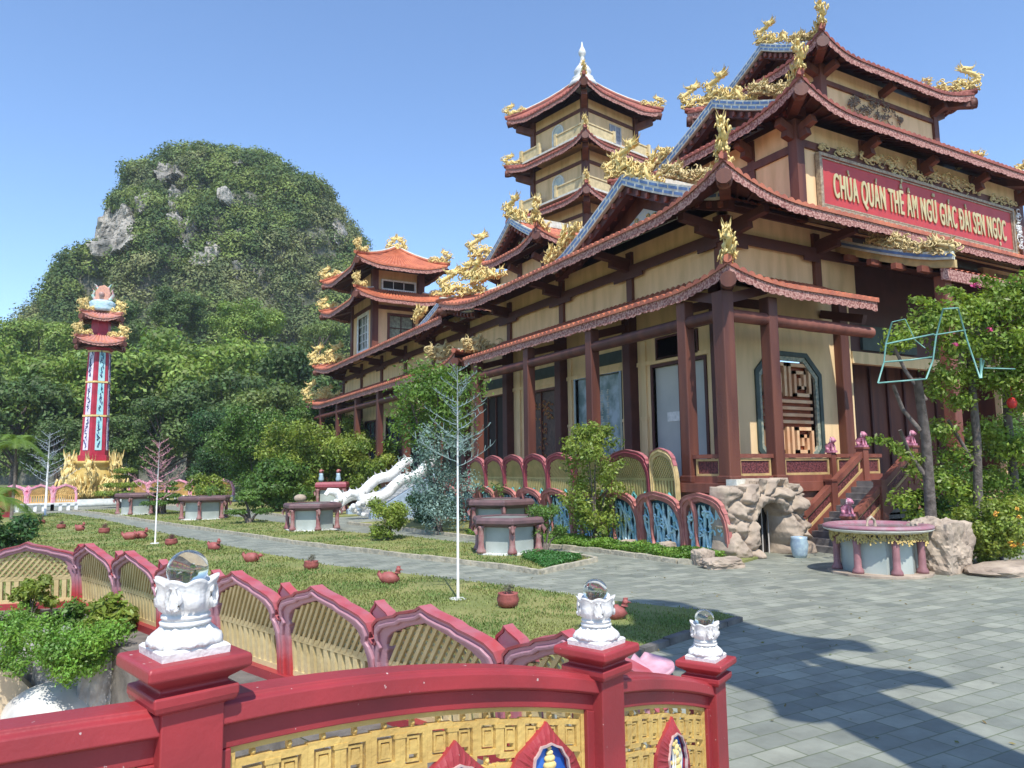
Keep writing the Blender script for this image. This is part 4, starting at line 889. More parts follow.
def text_mesh(body):
    fc = bpy.data.curves.new('lettering_curve', 'FONT'); fc.body = body; fc.size = 1.0; fc.offset = 0.0; fc.extrude = 0.018; fc.space_word = 0.95; fc.space_character = 1.16
    fo = bpy.data.objects.new('lettering_tmp', fc); col.objects.link(fo); bpy.context.view_layer.update()
    me = bpy.data.meshes.new_from_object(fo.evaluated_get(bpy.context.evaluated_depsgraph_get())); bpy.data.objects.remove(fo); return me
def xr(me): xs = [v.co.x for v in me.vertices]; return min(xs), max(xs)
_p1 = xr(text_mesh('CHÙA QUÁN THẾ ÂM NGŨ GIÁC D'))[1]; _d = xr(text_mesh('D')); _dw = _d[1]-_d[0]; _xl = _p1-_dw   # the stroke of the D in ĐÀI is its own bar
me = text_mesh('CHÙA QUÁN THẾ ÂM NGŨ GIÁC DÀI SEN NGỌC')
_b = __import__('bmesh').new(); _b.from_mesh(me); _v = [_b.verts.new((x, y, z)) for z in (.0005, .021) for x, y in ((_xl-.10, .33), (_xl+.27, .33), (_xl+.27, .415), (_xl-.10, .415))]
for f in ((3, 2, 1, 0), (4, 5, 6, 7), (0, 1, 5, 4), (1, 2, 6, 5), (2, 3, 7, 6), (3, 0, 4, 7)): _b.faces.new([_v[q] for q in f])
_b.to_mesh(me); _b.free()
vs = np.empty(len(me.vertices)*3); me.vertices.foreach_get('co', vs); vs = vs.reshape(-1, 3)
w0 = vs[:, 0].max()-vs[:, 0].min(); capm = 0.72
vs[:, 0] = (vs[:, 0]-(vs[:, 0].max()+vs[:, 0].min())/2)*(11.8/w0); vs[:, 1] = vs[:, 1]*(0.98/capm)
me.vertices.foreach_set('co', vs.reshape(-1)); me.update(); me.materials.clear(); me.materials.append(mat('letter_gold', (0.52, 0.47, 0.27), 0.6, ns=3, c2=(0.45, 0.40, 0.21)))
_n = len(me.vertices); _b = __import__('bmesh').new(); _b.from_mesh(me)
for _k, (_dx, _dy) in enumerate(((.028, 0), (.014, .012), (.014, -.012), (-.012, 0))):
    _r = __import__('bmesh').ops.duplicate(_b, geom=list(_b.verts)[:_n]+list(_b.edges)[:len(me.edges)]+list(_b.faces)[:len(me.polygons)])
    for _g in _r['geom']:
        if hasattr(_g, 'co'): _g.co += Vector((_dx, _dy, .0017*(_k+1)))
_b.to_mesh(me); _b.free()
lo_ = bpy.data.objects.new('lettering', me); col.objects.link(lo_); lo_.parent = sg; lo_.location = Vector((29.53, 17.31, 12.50))-WL[sg.name]; lo_.rotation_euler = (pi/2, 0, 0)
# ---- entrance porch roof over the stair
b = MB(); NP = int(11/PER); 
def epf(u, v): return (24.0+11*u, lerp(13.75, 18.3, v), 8.95+(10.9-8.95)*(0.8*v+0.2*v*v)+0.06*abs(cos(pi*u*NP)))
b.grid(epf, NP*6, 5, False); pr_roof = b.build('porch_roof', TILE, hall)
b = MB(); b.grid(lambda u, v: (24.0+11*u, lerp(13.8, 18.3, v), 8.78+(10.7-8.95)*v), 10, 4, False)
for k in range(1, 18): b.bar((24+11*k/18, 13.85, 8.72), (24+11*k/18, 18.2, 10.45), .1, .12)
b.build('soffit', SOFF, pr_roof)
b = MB(); b.box(24.0, 13.72, 8.55, 35.0, 13.80, 8.93); b.build('eave_board', FASC, pr_roof)
for X_, s_ in ((24.0, -1), (35.0, 1)):
    b = MB(); fr = lambda a, z, c: (X_+s_*c, a, z)
    P_ = [(13.3+5*t, 9.0+0.12*max(0, 1-t*4)**2+(10.95-8.85)*(0.8*t+.2*t*t)) for t in [k/8 for k in range(9)]]
    b.ring([(y, z+.25) for y, z in P_], [(y, z-.02) for y, z in P_], fr, .14); b.build('barge_board', BLUE if 0 else PALE, pr_roof)
    b = MB(); b.ring([(y, z+.16) for y, z in P_], [(y, z+.06) for y, z in P_], lambda a, z, c: (X_+s_*(.142+c), a, z), .012); b.build('blue_inlay', BLUE, pr_roof)
    b = MB(); b.ring([(y, z-.02) for y, z in P_], [(y, z-.28) for y, z in P_], lambda a, z, c: (X_+s_*(c-.1), a, z), .14); b.build('barge_trim', YTRIM, pr_roof)
    b = MB()
    for k in range(5): y = 14.2+k*.9; z = np.interp(y, [p[0] for p in P_], [p[1] for p in P_])-.38; b.box(X_-.5 if s_ < 0 else X_-.1, y-.09, z-.1, X_+.1 if s_ < 0 else X_+.5, y+.09, z+.1)
    b.each('rafter_end', WOODL, pr_roof)
dragon(hall, (23.95, 13.75, 9.3), R(270), (0.95, 1, .85), 2, -.35); dragon(hall, (23.95, 15.2, 9.95), R(270), (0.6, 1, .7), 2, -.38)
for x in (24.6, 34.4): column(x, 14.1, 0, 8.8, .4, WOODL)
# ---- stair rising along the front of the porch
st_ = empty('entrance_stair', (19.8, 14.5, 0), 'wooden-railed stair climbing rightwards along the front of the porch', 'staircase')
b = MB(); NS_ = 11
for k in range(NS_): x = 18.15+k*0.275; b.box(x, 13.72, 0 if k == 0 else 0.18*k-.05, 21.3, 15.2, 0.18*(k+1)+0.01)
b.build('steps', mat('grey_step', (0.20, 0.18, 0.17), 0.8, ns=5, c2=(0.12, 0.11, 0.10), bump=.3), st_)
b = MB(); b.box(21.0, 13.5, 1.72, 24.4, 15.42, 2.003); b.build('landing', WOODL, st_)
def stair_rail(y):
    b = MB(); a0 = Vector((18.3, y, 0)); a1 = Vector((21.35, y, 1.95)); b.bar(a0+_Z*.92, a1+_Z*.92, .2, .17); b.bar(a0+_Z*.18, a1+_Z*.18, .16, .36)
    r = b.build('handrail', WOODL, st_); b = MB()
    for (lo, hi) in ((.40, .47), (.76, .82)): b.bar(a0+_Z*(lo+hi)/2, a1+_Z*(lo+hi)/2, .12, hi-lo)
    for t in (.08, .46, .54, .93): p = a0.lerp(a1, t); b.bar(p+_Z*.36, p+_Z*.84, .119, .06, up=(1, 0, 0))
    b.build('rail_frame', YTRIM, r); b = MB(); b.bar(a0+_Z*.6, a1+_Z*.6, .05, .34); b.build('rail_panel', CARV, r)
    for x, z0, z1 in ((18.28, 0, 1.02), (19.8, .9, 2.0), (21.4, 1.9, 3.0)):
        b = MB(); b.box(x-.13, y-.13, z0, x+.13, y+.13, z1); b.box(x-.16, y-.16, z1, x+.16, y+.16, z1+.06); b.build('rail_post', WOODL, st_)
stair_rail(15.25); stair_rail(13.6)
# pink guardian lions on the posts
PINK = mat('pink_paint', (0.62, 0.28, 0.36), 0.5, ns=12, c2=(0.42, 0.12, 0.20))
def lion(x, y, z, s, label):
    e = empty('lion_figurine', (x, y, z), label, 'figurine', 'small pink lions on the stair and porch posts')
    b = MB(); b.box(-.11, -.14, 0, .11, .14, .06); b.build('base', PINK, e, local=True)
    b = MB(); b.tube([(0, .08, .10), (0, .05, .18), (0, -.03, .27), (0, -.06, .33)], [.09, .10, .08, .07], 9); b.sph((0, -.08, .36), .085, 10, 7)
    for sx in (-1, 1): b.tube([(.05*sx, -.06, .24), (.055*sx, -.09, .14), (.055*sx, -.10, .06)], [.035, .028, .03], 6); b.sph((.085*sx, .06, .10), .055, 8, 5); b.tube([(.05*sx, -.06, .42), (.065*sx, -.05, .47)], [.025, .008], 5)
    b.tube([(0, -.14, .35), (0, -.18, .34)], [.045, .03], 7); b.tube([(0, .14, .10), (0, .18, .2), (0, .14, .28)], [.03, .03, .01], 6)
    b.build('body', PINK, e, local=True); b = MB()
    for k in range(12): a = k*pi/6; b.sph((.075*cos(a), -.045, .355+.075*sin(a)), .028, 6, 4)
    b.build('mane', mat('pale_pink_paint', (0.75, 0.52, 0.58), 0.5, ns=8), e, local=True); e.scale = (s, s, s)
lion(21.4, 15.25, 3.06, 1.1, 'pink lion on the upper post of the far stair rail'); lion(20.74, 15.9, 2.9, 1.1, 'pink lion on the porch railing post left of the other upper lion')
lion(18.28, 13.6, 1.08, 1.1, 'pink lion on the lowest post of the near stair rail'); lion(21.4, 13.6, 3.06, 1.0, 'pink lion on the top post of the near stair rail')
# ================================================================ MIDDLE ROOF BLOCK, PAGODA TOWER, REAR PAVILION
b = MB(); b.box(21.2, 34.0, 11.5, 37.8, 39.4, 14.5); b.build('rear_storey_wall', CREAM, hall)
b = MB()
for y in (34.0, 36.7, 39.4): b.bar((21.2, y, 14.0), (20.4, y, 14.25), .28, .3); b.box(21.05, y-.17, 11.5, 21.195, y+.17, 14.5)
for x in (24, 28, 32, 36): b.bar((x, 34.0, 14.0), (x, 33.2, 14.25), .28, .3)
b.each('storey_post', WOOD, hall)
O5 = (20.0, 32.8, 39.0, 40.5); I5 = (21.4, 34.2, 37.6, 39.1)
rf, sf = skirt(hall, O5, 14.85, I5, 15.7, 0.5, 0.3, 2.8, 'SWE', name='rear_roof')
corner_dragons(hall, sf, O5, None, ['SW'], 1.2, 0); p = sf('W', 0, 0.05); dragon(hall, p+Vector((.2, -.6, .2)), R(150), 1.25, 0)
gable(hall, 20.6, -1, 36.65, 3.1, 15.2, 17.0, 38.4, band=0.42)
dragon(hall, (20.5, 36.9, 17.2), R(95), 1.1, 0, .4); 
tower = empty('pagoda_tower', (30.0, 42.4, 0), 'square multi-tiered pagoda tower with white spire rising behind the hall roofs', 'tower')
TR = R(10.5)   # the tower is turned a little from the hall
def tw_side(rad): return rad
class Rot:
    """build in the tower's own turned frame"""
tw_parts = []
def tower_add(fn):
    before = set(o.name for o in col.objects); fn(); tw_parts.extend(o for o in col.objects if o.name not in before)
loc0 = WL[tower.name].copy(); WL[tower.name] = Vector((0, 0, 0))
def tower_build():
    zs = [(18.2, 22.0), (22.0, 26.6), (26.6, 31.3)]
    hw0 = 3.75
    b = MB(); b.box(-2.9, -2.9, 11, 2.9, 2.9, 18.0); b.build('base_wall', CREAM, tower, local=True)
    tiers = [(16.6, 2.75, 3.9), (20.35, 2.7, 3.95), (24.1, 2.65, 3.95), (27.85, 2.6, 3.85)]
    for k, (ze, wi, ov) in enumerate(tiers):
        o = (-ov, -ov, ov, ov); last = k == 3
        inn = (-0.5, -0.5, 0.5, 0.5) if last else (-wi, -wi, wi, wi)
        rf, sf = skirt(tower, o, ze, inn, ze+(2.9 if last else 0.75), 0.5, 0.22, 2.4, 'SWNE', name='tier_roof', tile=TILED)
        corner_dragons(tower, sf, o, None, ['SW', 'SE', 'NW', 'NE'] if k else ['SE', 'NW'], 0.85, 1)
    for k in range(3):
        z0 = tiers[k][0]+0.55; z1 = tiers[k+1][0]-0.0; wi = tiers[k][1]-0.05
        w = MB(); w.box(-wi, -wi, z0, wi, wi, z1); w.build('storey_wall', CREAM, tower, local=True)
        p = MB()
        for x in (-wi, wi):
            for y in (-wi, wi): p.box(x-.2, y-.2, z0, x+.2, y+.2, z1)
        for s_ in (-1, 1):
            p.box(-wi, s_*(wi+.03)-.05, z1-.95, wi, s_*(wi+.03)+.05, z1-.72); p.box(s_*(wi+.032)-.05, -wi, z1-.95, s_*(wi+.032)+.05, wi, z1-.72)
        for sx in (-1, 1):
            for sy in (-1, 1): p.bar((sx*wi, sy*wi, z1-.75), (sx*(wi+.9), sy*(wi+.9), z1-.3), .4, .45)
        p.each('corner_post', WOOD, tower, local=True)
        # balcony
        bw = wi+0.72; bz = z0+.1; b = MB(); b.box(-bw, -bw, bz, bw, bw, bz+.14)
        bb = MB()
        for s_ in (-1, 1):
            for (a, c) in ((-bw, -bw*0.12), (bw*0.42, bw)):
                for ax in (0, 1):
                    for (lo, hi, th) in ((bz+.14, bz+.8, .10), (bz+.80, bz+.9, .2)):
                        q0, q1 = sorted((a, c)); o_ = s_*(bw-.1)
                        if ax == 0: bb.box(q0, o_-th/2, lo, q1, o_+th/2, hi)
                        else: bb.box(o_-th/2, q0+(.11 if q0 == -bw else 0), lo+.002, o_+th/2, q1-(.11 if q1 == bw else 0), hi-.002)
                    for q in (a, c):
                        if ax == 0: bb.box(q-.12, o_-.12, bz+.14, q+.12, o_+.12, bz+1.0)
                        else: bb.box(o_-.12, q-.12, bz+.14, o_+.12, q+.12, bz+1.003)
        b.build('balcony_floor', PALE, tower, local=True); bb.each('balcony_rail', mat('pale_yellow_paint', (0.66, 0.53, 0.29), .7, ns=3), tower, local=True)
        # arched window on each face and a grey door
        for f in range(4):
            ca, sa = cos(f*pi/2), sin(f*pi/2)
            def fr(a, z, c): x, y = a, -(wi+c); return (x*ca-y*sa, x*sa+y*ca, z)
            if f in (0, 2): dx0, dx1 = -0.1, 1.0
            if f in (0, 2):
                d = MB(); d.prism([(dx0, z0+.4), (dx1, z0+.4), (dx1, z1-1.2), (dx0, z1-1.2)], fr, .05); dd = d.build('door', mat('grey_door', (0.30, 0.30, 0.34), .6, ns=4, c2=(.14, .14, .17)), tower, local=True)
                d = MB(); 
                for q in (dx0, (dx0+dx1)/2, dx1): d.prism([(q-.05, z0+.4), (q+.05, z0+.4), (q+.05, z1-1.2), (q-.05, z1-1.2)], lambda a, z, c: fr(a, z, c+.052), .03)
                d.build('door_frame', mat('grey_frame', (.45, .45, .47), .6), dd, local=True)
            else:
                arch = [(-.48, z0+.5), (.48, z0+.5)]+[(.48*cos(a), z0+1.55+.48*sin(a)) for a in [pi*i/8 for i in range(9)]]
                d = MB(); d.prism(arch, fr, .04); dd = d.build('arched_window', mat('pale_window', (.42, .47, .45), .3, ns=3, c2=(.6, .6, .5)), tower, local=True)
                oa = [(x*1.2, z0+1.2+(z-z0-1.2)*1.12) for x, z in arch]; d = MB(); d.ring(oa+[oa[0]], arch+[arch[0]], fr, .10); d.build('window_frame', WHITE, dd, local=True)
    b = MB(); b.lathe([(1.1, -.35), (.95, .1), (.7, .3), (.8, .42), (.6, .5), (.5, .6), (.6, .8), (.64, 1.0), (.5, 1.25), (.30, 1.5), (.18, 1.75), (.15, 2.0), (.15, 2.2), (.24, 2.32), (.28, 2.5), (.22, 2.7), (.1, 2.95), (.03, 3.35)], (0, 0, 30.75), 20, lobes=8, amp=.02)
    b.build('spire', WHITE, tower, local=True)
tower_build(); WL[tower.name] = loc0; tower.rotation_euler = (0, 0, TR)
# ---- rear pavilion
pv = empty('rear_pavilion', (20.0, 56.3, 11), 'small two-tiered orange-roofed pavilion above the far end of the hall', 'pavilion')
wall_x(pv, 17.8, 53.5, 58.9, 11.2, 16.2, [(54.9, 57.2, 12.0, 14.6)]); wall_y(pv, 53.5, 17.8, 21.7, 11.2, 16.2, [(19.1, 21.0, 12.5, 14.4)])
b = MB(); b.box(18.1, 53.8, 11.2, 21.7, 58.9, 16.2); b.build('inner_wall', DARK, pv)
b = MB()
for x, y in ((17.9, 53.6), (21.7, 53.6), (17.9, 58.8), (21.7, 58.8)): b.box(x-.24, y-.24, 11.2, x+.24, y+.24, 17.9)
b.box(17.7, 53.85, 14.9, 17.796, 58.5, 15.2); b.box(18.15, 53.4, 14.85, 21.4, 53.496, 15.15); b.each('corner_post', WOOD, pv)
w = win_x(pv, 17.8, 54.9, 57.2, 12.0, 14.6, WHITE, mat('carved_screen', (.22, .26, .20), .6, ns=5, c2=(.10, .10, .08), bump=.6, bs=10), .32, 2, 3, gn='screen')
w = win_y(pv, 53.5, 19.1, 21.0, 12.5, 14.4, WOOD, mat('carved_screen2', (.30, .33, .22), .6, ns=5, c2=(.14, .13, .09), bump=.6, bs=10), .2, 1, 1, gn='screen')
b = MB(); b.box(18.1, 53.8, 16.0, 21.6, 58.6, 18.0); b.build('clerestory_wall', CREAM, pv)
win_y(pv, 53.68, 18.6, 21.2, 16.55, 17.15, WHITE, DARK, .13, 2, rec=.04)
O6 = (15.9, 51.6, 23.0, 60.8); I6 = (17.9, 53.6, 21.7, 58.8); TO = mat('roof_tile_orange', (.55, .17, .08), .65, ns=1.2, c2=(.40, .11, .055), bump=.3, bs=30)
rf, sf = skirt(pv, O6, 15.3, I6, 16.35, .5, .25, 2.4, 'SWNE', name='lower_tier_roof', tile=TO); corner_dragons(pv, sf, O6, None, ['SW', 'NW', 'SE'], 1.0, 1)
O7 = (15.95, 51.65, 22.9, 60.7); I7 = (20.2, 55.6, 20.6, 56.1)
rf, sf = skirt(pv, O7, 17.85, I7, 20.4, .5, .25, 2.4, 'SWNE', name='upper_tier_roof', tile=TO); corner_dragons(pv, sf, O7, None, ['SW', 'NW', 'SE'], 1.0, 1)
dragon(pv, (20.75, 55.5, 20.2), R(-30), (.8, .95, 1.3), 1); dragon(pv, (20.1, 55.9, 20.2), R(150), (.8, .95, 1.3), 1)
# ================================================================ PETAL FENCES AND SCREENS
OUT = [(.5, 0), (.5, .30), (.495, .45), (.47, .56), (.445, .60), (.465, .66), (.45, .74), (.40, .80), (.32, .84), (.24, .87), (.20, .905), (.11, .935), (.05, .96), (0, 1.0)]
INN = [(.40, 0), (.40, .30), (.395, .42), (.375, .52), (.355, .555), (.365, .60), (.345, .665), (.295, .72), (.24, .755), (.19, .785), (.15, .81), (.09, .835), (.04, .855), (0, .875)]
ROUT = [(.5, 0), (.5, .38), (.495, .55), (.475, .66), (.44, .75), (.445, .80), (.40, .865), (.33, .915), (.26, .945), (.17, .965), (.09, .985), (0, 1.0)]
RINN = [(.40, 0), (.40, .38), (.395, .50), (.375, .59), (.345, .67), (.335, .71), (.30, .765), (.25, .80), (.19, .825), (.12, .845), (.06, .86), (0, .87)]
def outl(w, h, P, skew=0.0):
    r = [(x*w, z*h) for x, z in P]; l = [(-x*w, z*h) for x, z in reversed(P[:-1])]; q = r+l
    return [(a+skew*w*(max(0, z/h-.4))**1.2, z) for a, z in q]
def inside(p, poly):
    x, y = p; r = False; n = len(poly); j = n-1
    for i in range(n):
        xi, yi = poly[i]; xj, yj = poly[j]
        if (yi > y) != (yj > y) and x < (xj-xi)*(y-yi)/(yj-yi)+xi: r = not r
        j = i
    return r
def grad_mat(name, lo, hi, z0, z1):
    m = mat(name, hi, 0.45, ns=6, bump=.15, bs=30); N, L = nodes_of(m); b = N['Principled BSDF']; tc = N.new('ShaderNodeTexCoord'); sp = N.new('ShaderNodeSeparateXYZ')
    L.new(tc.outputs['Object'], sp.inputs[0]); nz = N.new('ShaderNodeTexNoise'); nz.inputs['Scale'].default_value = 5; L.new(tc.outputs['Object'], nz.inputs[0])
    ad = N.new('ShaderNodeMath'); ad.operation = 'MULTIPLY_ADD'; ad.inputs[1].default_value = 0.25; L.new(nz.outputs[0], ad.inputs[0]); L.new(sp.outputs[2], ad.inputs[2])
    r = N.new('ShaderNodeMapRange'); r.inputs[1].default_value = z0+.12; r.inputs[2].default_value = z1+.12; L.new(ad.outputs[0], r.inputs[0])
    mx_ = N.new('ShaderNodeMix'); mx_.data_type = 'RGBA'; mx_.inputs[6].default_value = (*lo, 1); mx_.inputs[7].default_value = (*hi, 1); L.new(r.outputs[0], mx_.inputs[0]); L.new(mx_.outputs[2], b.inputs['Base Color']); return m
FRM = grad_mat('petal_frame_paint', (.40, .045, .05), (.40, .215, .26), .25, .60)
RIM = mat('petal_rim_paint', (.39, .062, .072), .5, ns=5, c2=(.38, .12, .14))
OCH = mat('ochre_lattice', (.62, .50, .26), .6, ns=3, c2=(.50, .39, .18), bump=.2, bs=20)
def panel(parent, A, B, z0, h, lean, frm, rim, inf, kind='lattice', skew=0.0, th=.13, over=1.04, name='petal_panel', inf2=None):
    A = Vector((A[0], A[1], 0)); B = Vector((B[0], B[1], 0)); d = (B-A); w = d.length*over; d.normalize(); c0 = (A+B)/2; nn = Vector((d.y, -d.x, 0))  # nn: to the right of A->B
    def fr(a, z, c): p = c0+d*a+nn*(c+lean*(max(0, z)/h)**2); return (p.x, p.y, z0+z)
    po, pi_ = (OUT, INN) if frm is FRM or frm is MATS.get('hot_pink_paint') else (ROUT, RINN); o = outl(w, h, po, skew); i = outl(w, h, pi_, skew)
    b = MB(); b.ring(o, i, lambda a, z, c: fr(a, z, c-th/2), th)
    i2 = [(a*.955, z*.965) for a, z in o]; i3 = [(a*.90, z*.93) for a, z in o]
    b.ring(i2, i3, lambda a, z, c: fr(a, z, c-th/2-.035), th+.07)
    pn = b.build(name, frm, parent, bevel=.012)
    b = MB(); o2 = [(a*1.012, z*1.012+.012) for a, z in o]; k = 3; b.ring(o2[k:-k], o[k:-k], lambda a, z, c: fr(a, z, c-th/2-.012), th+.024); b.build('petal_rim', rim, pn)
    b = MB()
    if kind == 'lattice':
        zc = h*.40; sp = .085
        n = int(w*.8/.13)
        b.prism([(-w*.40, .0), (w*.40, .0), (w*.40, .07), (-w*.40, .07)], lambda a, z, c: fr(a, z, c-.03), .06)
        b.prism([(-w*.40, zc-.03), (w*.40, zc-.03), (w*.40, zc+.05), (-w*.40, zc+.05)], lambda a, z, c: fr(a, z, c-.03), .06)
        for k in range(n+1):
            x = -w*.40+w*.8*k/n; b.prism([(x-.038, .05), (x+.038, .05), (x+.038, zc), (x-.038, zc)], lambda a, z, c: fr(a, z, c-.025), .05)
        for s_ in (-1, 1):
            sl = 1.15*s_; k0 = int(-(w/2+h)/sp); 
            for k in range(k0, -k0):
                x0 = k*sp*1.25; run = []
                for q in range(40):
                    z = zc+(h-zc)*q/39; x = x0+(z-zc)/sl
                    ok = inside((x, z), i)
                    if ok: run.append((x, z))
                    if (not ok or q == 39) and len(run) > 1:
                        (xa, za), (xb, zb) = run[0], run[-1]; dx = .024
                        b.prism([(xa-dx, za), (xa+dx, za), (xb+dx, zb), (xb-dx, zb)], lambda a, z, c: fr(a, z, c+(.004 if s_ > 0 else -.034)), .03)
                    if not ok: run = []
    else:
        random.seed(int(abs(A.x*37+A.y*11)))
        for k in range(int(w*5)):       # wave fretwork: vertical S-curves and scrolls
            x = -w*.38+w*.76*(k+.5)/int(w*5); zt = h*.80*(1-(abs(x)/(w*.5))**3*.5); am = .07; ph = k*1.9
            b.tube([fr(x+am*sin(ph+j*1.1)*(.5+.5*j/7), .04+(zt-.04)*j/7, .02*((k+j) % 2)-.02) for j in range(8)], [.055, .06, .055, .05, .055, .05, .045, .02], 5)
        for k in range(int(w*8)):
            x = random.uniform(-.34, .34)*w; z = random.uniform(.15, .75)*h; r = random.uniform(.06, .12); s_ = random.choice((-1, 1))
            b.tube([fr(x+r*(1.5-.2*q)*cos(s_*q*.9+k), z+r*(1.5-.2*q)*sin(s_*q*.9+k), .03) for q in range(7)], [.02, .035, .035, .03, .03, .02, .015], 5)
    b.build('petal_infill', inf, pn)
    if kind == 'wave':
        b = MB(); b.tube([fr(-w*.16+.05*sin(q*.8), h*(.90-.9*q/8), .08) for q in range(9)], [.075, .085, .08, .07, .065, .06, .06, .06, .06], 6); b.build('petal_stem', frm, pn)
        b = MB(); b.prism([(a*.98, z*.99) for a, z in i], lambda a, z, c: fr(a, z, c-.14), .02); b.build('petal_backing', inf2, pn)
    return pn
def small_petal(parent, P, d, nn, z0, h, w, lean, frm, rim):
    c0 = Vector((P[0], P[1], 0)); 
    def fr(a, z, c): p = c0+d*a+nn*(c+lean*(max(0, z)/h)**2-.16); return (p.x, p.y, z0+z)
    o = [(.5, 0), (.5, .6), (.46, .78), (.30, .90), (.08, .96), (0, 1), (-.08, .96), (-.30, .90), (-.46, .78), (-.5, .6), (-.5, 0)]
    b = MB(); b.prism([(a*w, z*h) for a, z in o], lambda a, z, c: fr(a, z, c-.05), .1); q = b.build('joint_petal', frm, parent, bevel=.012)
    b = MB(); oo = [(a*w*1.03, z*h*1.015+.01) for a, z in o]; b.ring(oo[1:-1], [(a*w, z*h) for a, z in o][1:-1], lambda a, z, c: fr(a, z, c-.062), .124); b.build('petal_rim', rim, q)
def petal_fence(name, nodes, z0, h, lean, label, kind='lattice', group=None, frm=FRM, rim=RIM, inf=OCH, joints=True, cat='fence', skew=0, curb=True, inf2=None):
    m_ = nodes[len(nodes)//2]; e = empty(name, (m_[0], m_[1], 0), label, cat, group)
    for A, B in zip(nodes, nodes[1:]):
        panel(e, A, B, z0, h, lean, frm, rim, inf, kind, skew, inf2=inf2)
    if joints:
        for k in range(1, len(nodes)-1):
            A, P, B = (Vector((*nodes[k+j], 0)) for j in (-1, 0, 1)); d = (B-A).normalized(); small_petal(e, P, d, Vector((d.y, -d.x, 0)), z0, h*.93, .42, lean, frm, rim)
    if curb:
        b = MB()
        for A, B in zip(nodes, nodes[1:]): b.bar((*A, z0-.05), (*B, z0-.05), .26, .12)
        b.build('curb', BRED, e)
    return e
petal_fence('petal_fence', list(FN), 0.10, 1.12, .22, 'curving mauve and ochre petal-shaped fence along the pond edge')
SALM = mat('salmon_paint', (.50, .20, .17), .5, ns=5, c2=(.38, .13, .12)); CYAN = mat('cyan_wave_paint', (.62, .80, .83), .5, ns=2.5, c2=(.26, .52, .64), fac=(.4, .6))
MAR = mat('maroon_paint', (.34, .07, .09), .5, ns=5, c2=(.27, .05, .07)); MARR = mat('maroon_rim', (.46, .16, .17), .45, ns=5)
YPET = mat('yellow_lattice', (.62, .50, .20), .6, ns=3, c2=(.48, .40, .15)); TEAL = mat('teal_backing', (.04, .13, .17), .6, ns=4, c2=(.02, .05, .07))
yy = [14.75, 16.5, 18.5, 20.4, 22.3, 24.2, 26.1, 28.0, 29.9, 31.8, 33.7]
petal_fence('petal_screen', [(14.95, y) for y in reversed(yy)], 0.12, 1.62, .30, 'lower row of salmon petal screens with pale blue wave fretwork beside the porch', 'wave', frm=SALM, rim=SALM, inf=CYAN, inf2=TEAL, joints=False, cat='screen', curb=False)
y2 = [18.75, 20.9, 23.1, 25.0, 26.8, 28.6, 30.4, 32.2]
e = petal_fence('petal_balustrade', [(15.62, y) for y in reversed(y2)], 1.45, 1.62, .18, 'upper row of maroon petals with yellow lattice on the porch edge', frm=MAR, rim=MARR, inf=YPET, joints=False, cat='balustrade', curb=False)
pn = panel(e, (15.62, 18.7), (15.62, 17.5), 1.45, 1.62, .18, mat('yellow_petal', (.66, .50, .24), .5, ns=4), MARR, YPET, 'lattice')
b = MB(); 
for k in range(26):
    y = 17.6+k*.58; b.tube([(15.35, y+.1*cos(a), 1.50+.09*sin(a)*2) for a in (0, 1.5, 3, 4.5)], .06, 5)
b.each('scroll', mat('teal_paint', (.12, .40, .38), .5, ns=5), e)
# far fences across the lawn
HP = mat('hot_pink_paint', (.72, .24, .36), .5, ns=5, c2=(.75, .45, .50)); OR_ = mat('orange_lattice', (.72, .42, .14), .6, ns=4)
def far_fence(pts, h, label, nm='petal_fence'):
    P = [gp(*q) for q in pts]; e = petal_fence(nm, [(p.x, p.y) for p in P], .55, h, .05, label, frm=HP, rim=HP, inf=OR_, joints=True, group='pink and orange petal fences at the far side of the garden', curb=False)
    b = MB()
    for A, B in zip(P, P[1:]):
        b.bar((A.x, A.y, .5), (B.x, B.y, .5), .35, .10); k = 3
        for j in range(k+1): q = A.lerp(B, j/k); b.box(q.x-.1, q.y-.1, 0, q.x+.1, q.y+.1, .46)
    b.build('fence_base', WHITE, e); return e
far_fence([(0, 512), (26, 512), (52, 511), (76, 510)], 1.25, 'pink and orange petal fence left of the golden pillar base')
far_fence([(128, 502), (148, 502), (166, 502)], 1.35, 'bright pink petal fence just behind the pink light tree')
far_fence([(168, 502), (190, 502), (212, 502), (234, 502)], 1.35, 'pale pink petal fence behind the far planters, right of the pink light tree')
b = MB(); p = gp(14, 518); b.box(p.x-1.6, p.y, 0, p.x-.2, p.y+.35, 1.7); o = b.build('red_wall', BRED); tag(o, 'low red wall piece behind the palms at the left edge', 'wall')
# ================================================================ DRAGON PILLAR
pl_ = empty('dragon_pillar', (-0.42, 67.5, 0), 'tall red and turquoise pillar with two small roofs on a golden dragon base', 'monument')
c0 = (-0.42, 67.5, 0); ROOFG = mat('pillar_gold', (.62, .42, .14), .5, ns=5, c2=(.38, .22, .07), bump=.6, bs=14)
b = MB(); b.lathe([(3.4, 0), (3.4, .28), (3.0, .30), (3.0, .5), (2.6, .52)], c0, 28); b.build('plinth', mat('grey_plinth', (.52, .55, .52), .7, ns=3), pl_)
b = MB(); b.lathe([(.8, .5), (.65, 1.0), (.8, 1.3), (1.25, 1.65), (1.5, 2.1), (1.45, 2.5), (1.2, 2.75), (1.25, 3.1), (1.45, 3.25), (1.45, 3.45)], c0, 24, lobes=12, amp=.04); b.build('urn', mat('bright_gold', (.60, .45, .15), .5, ns=3, c2=(.45, .31, .08)), pl_)
b = MB()
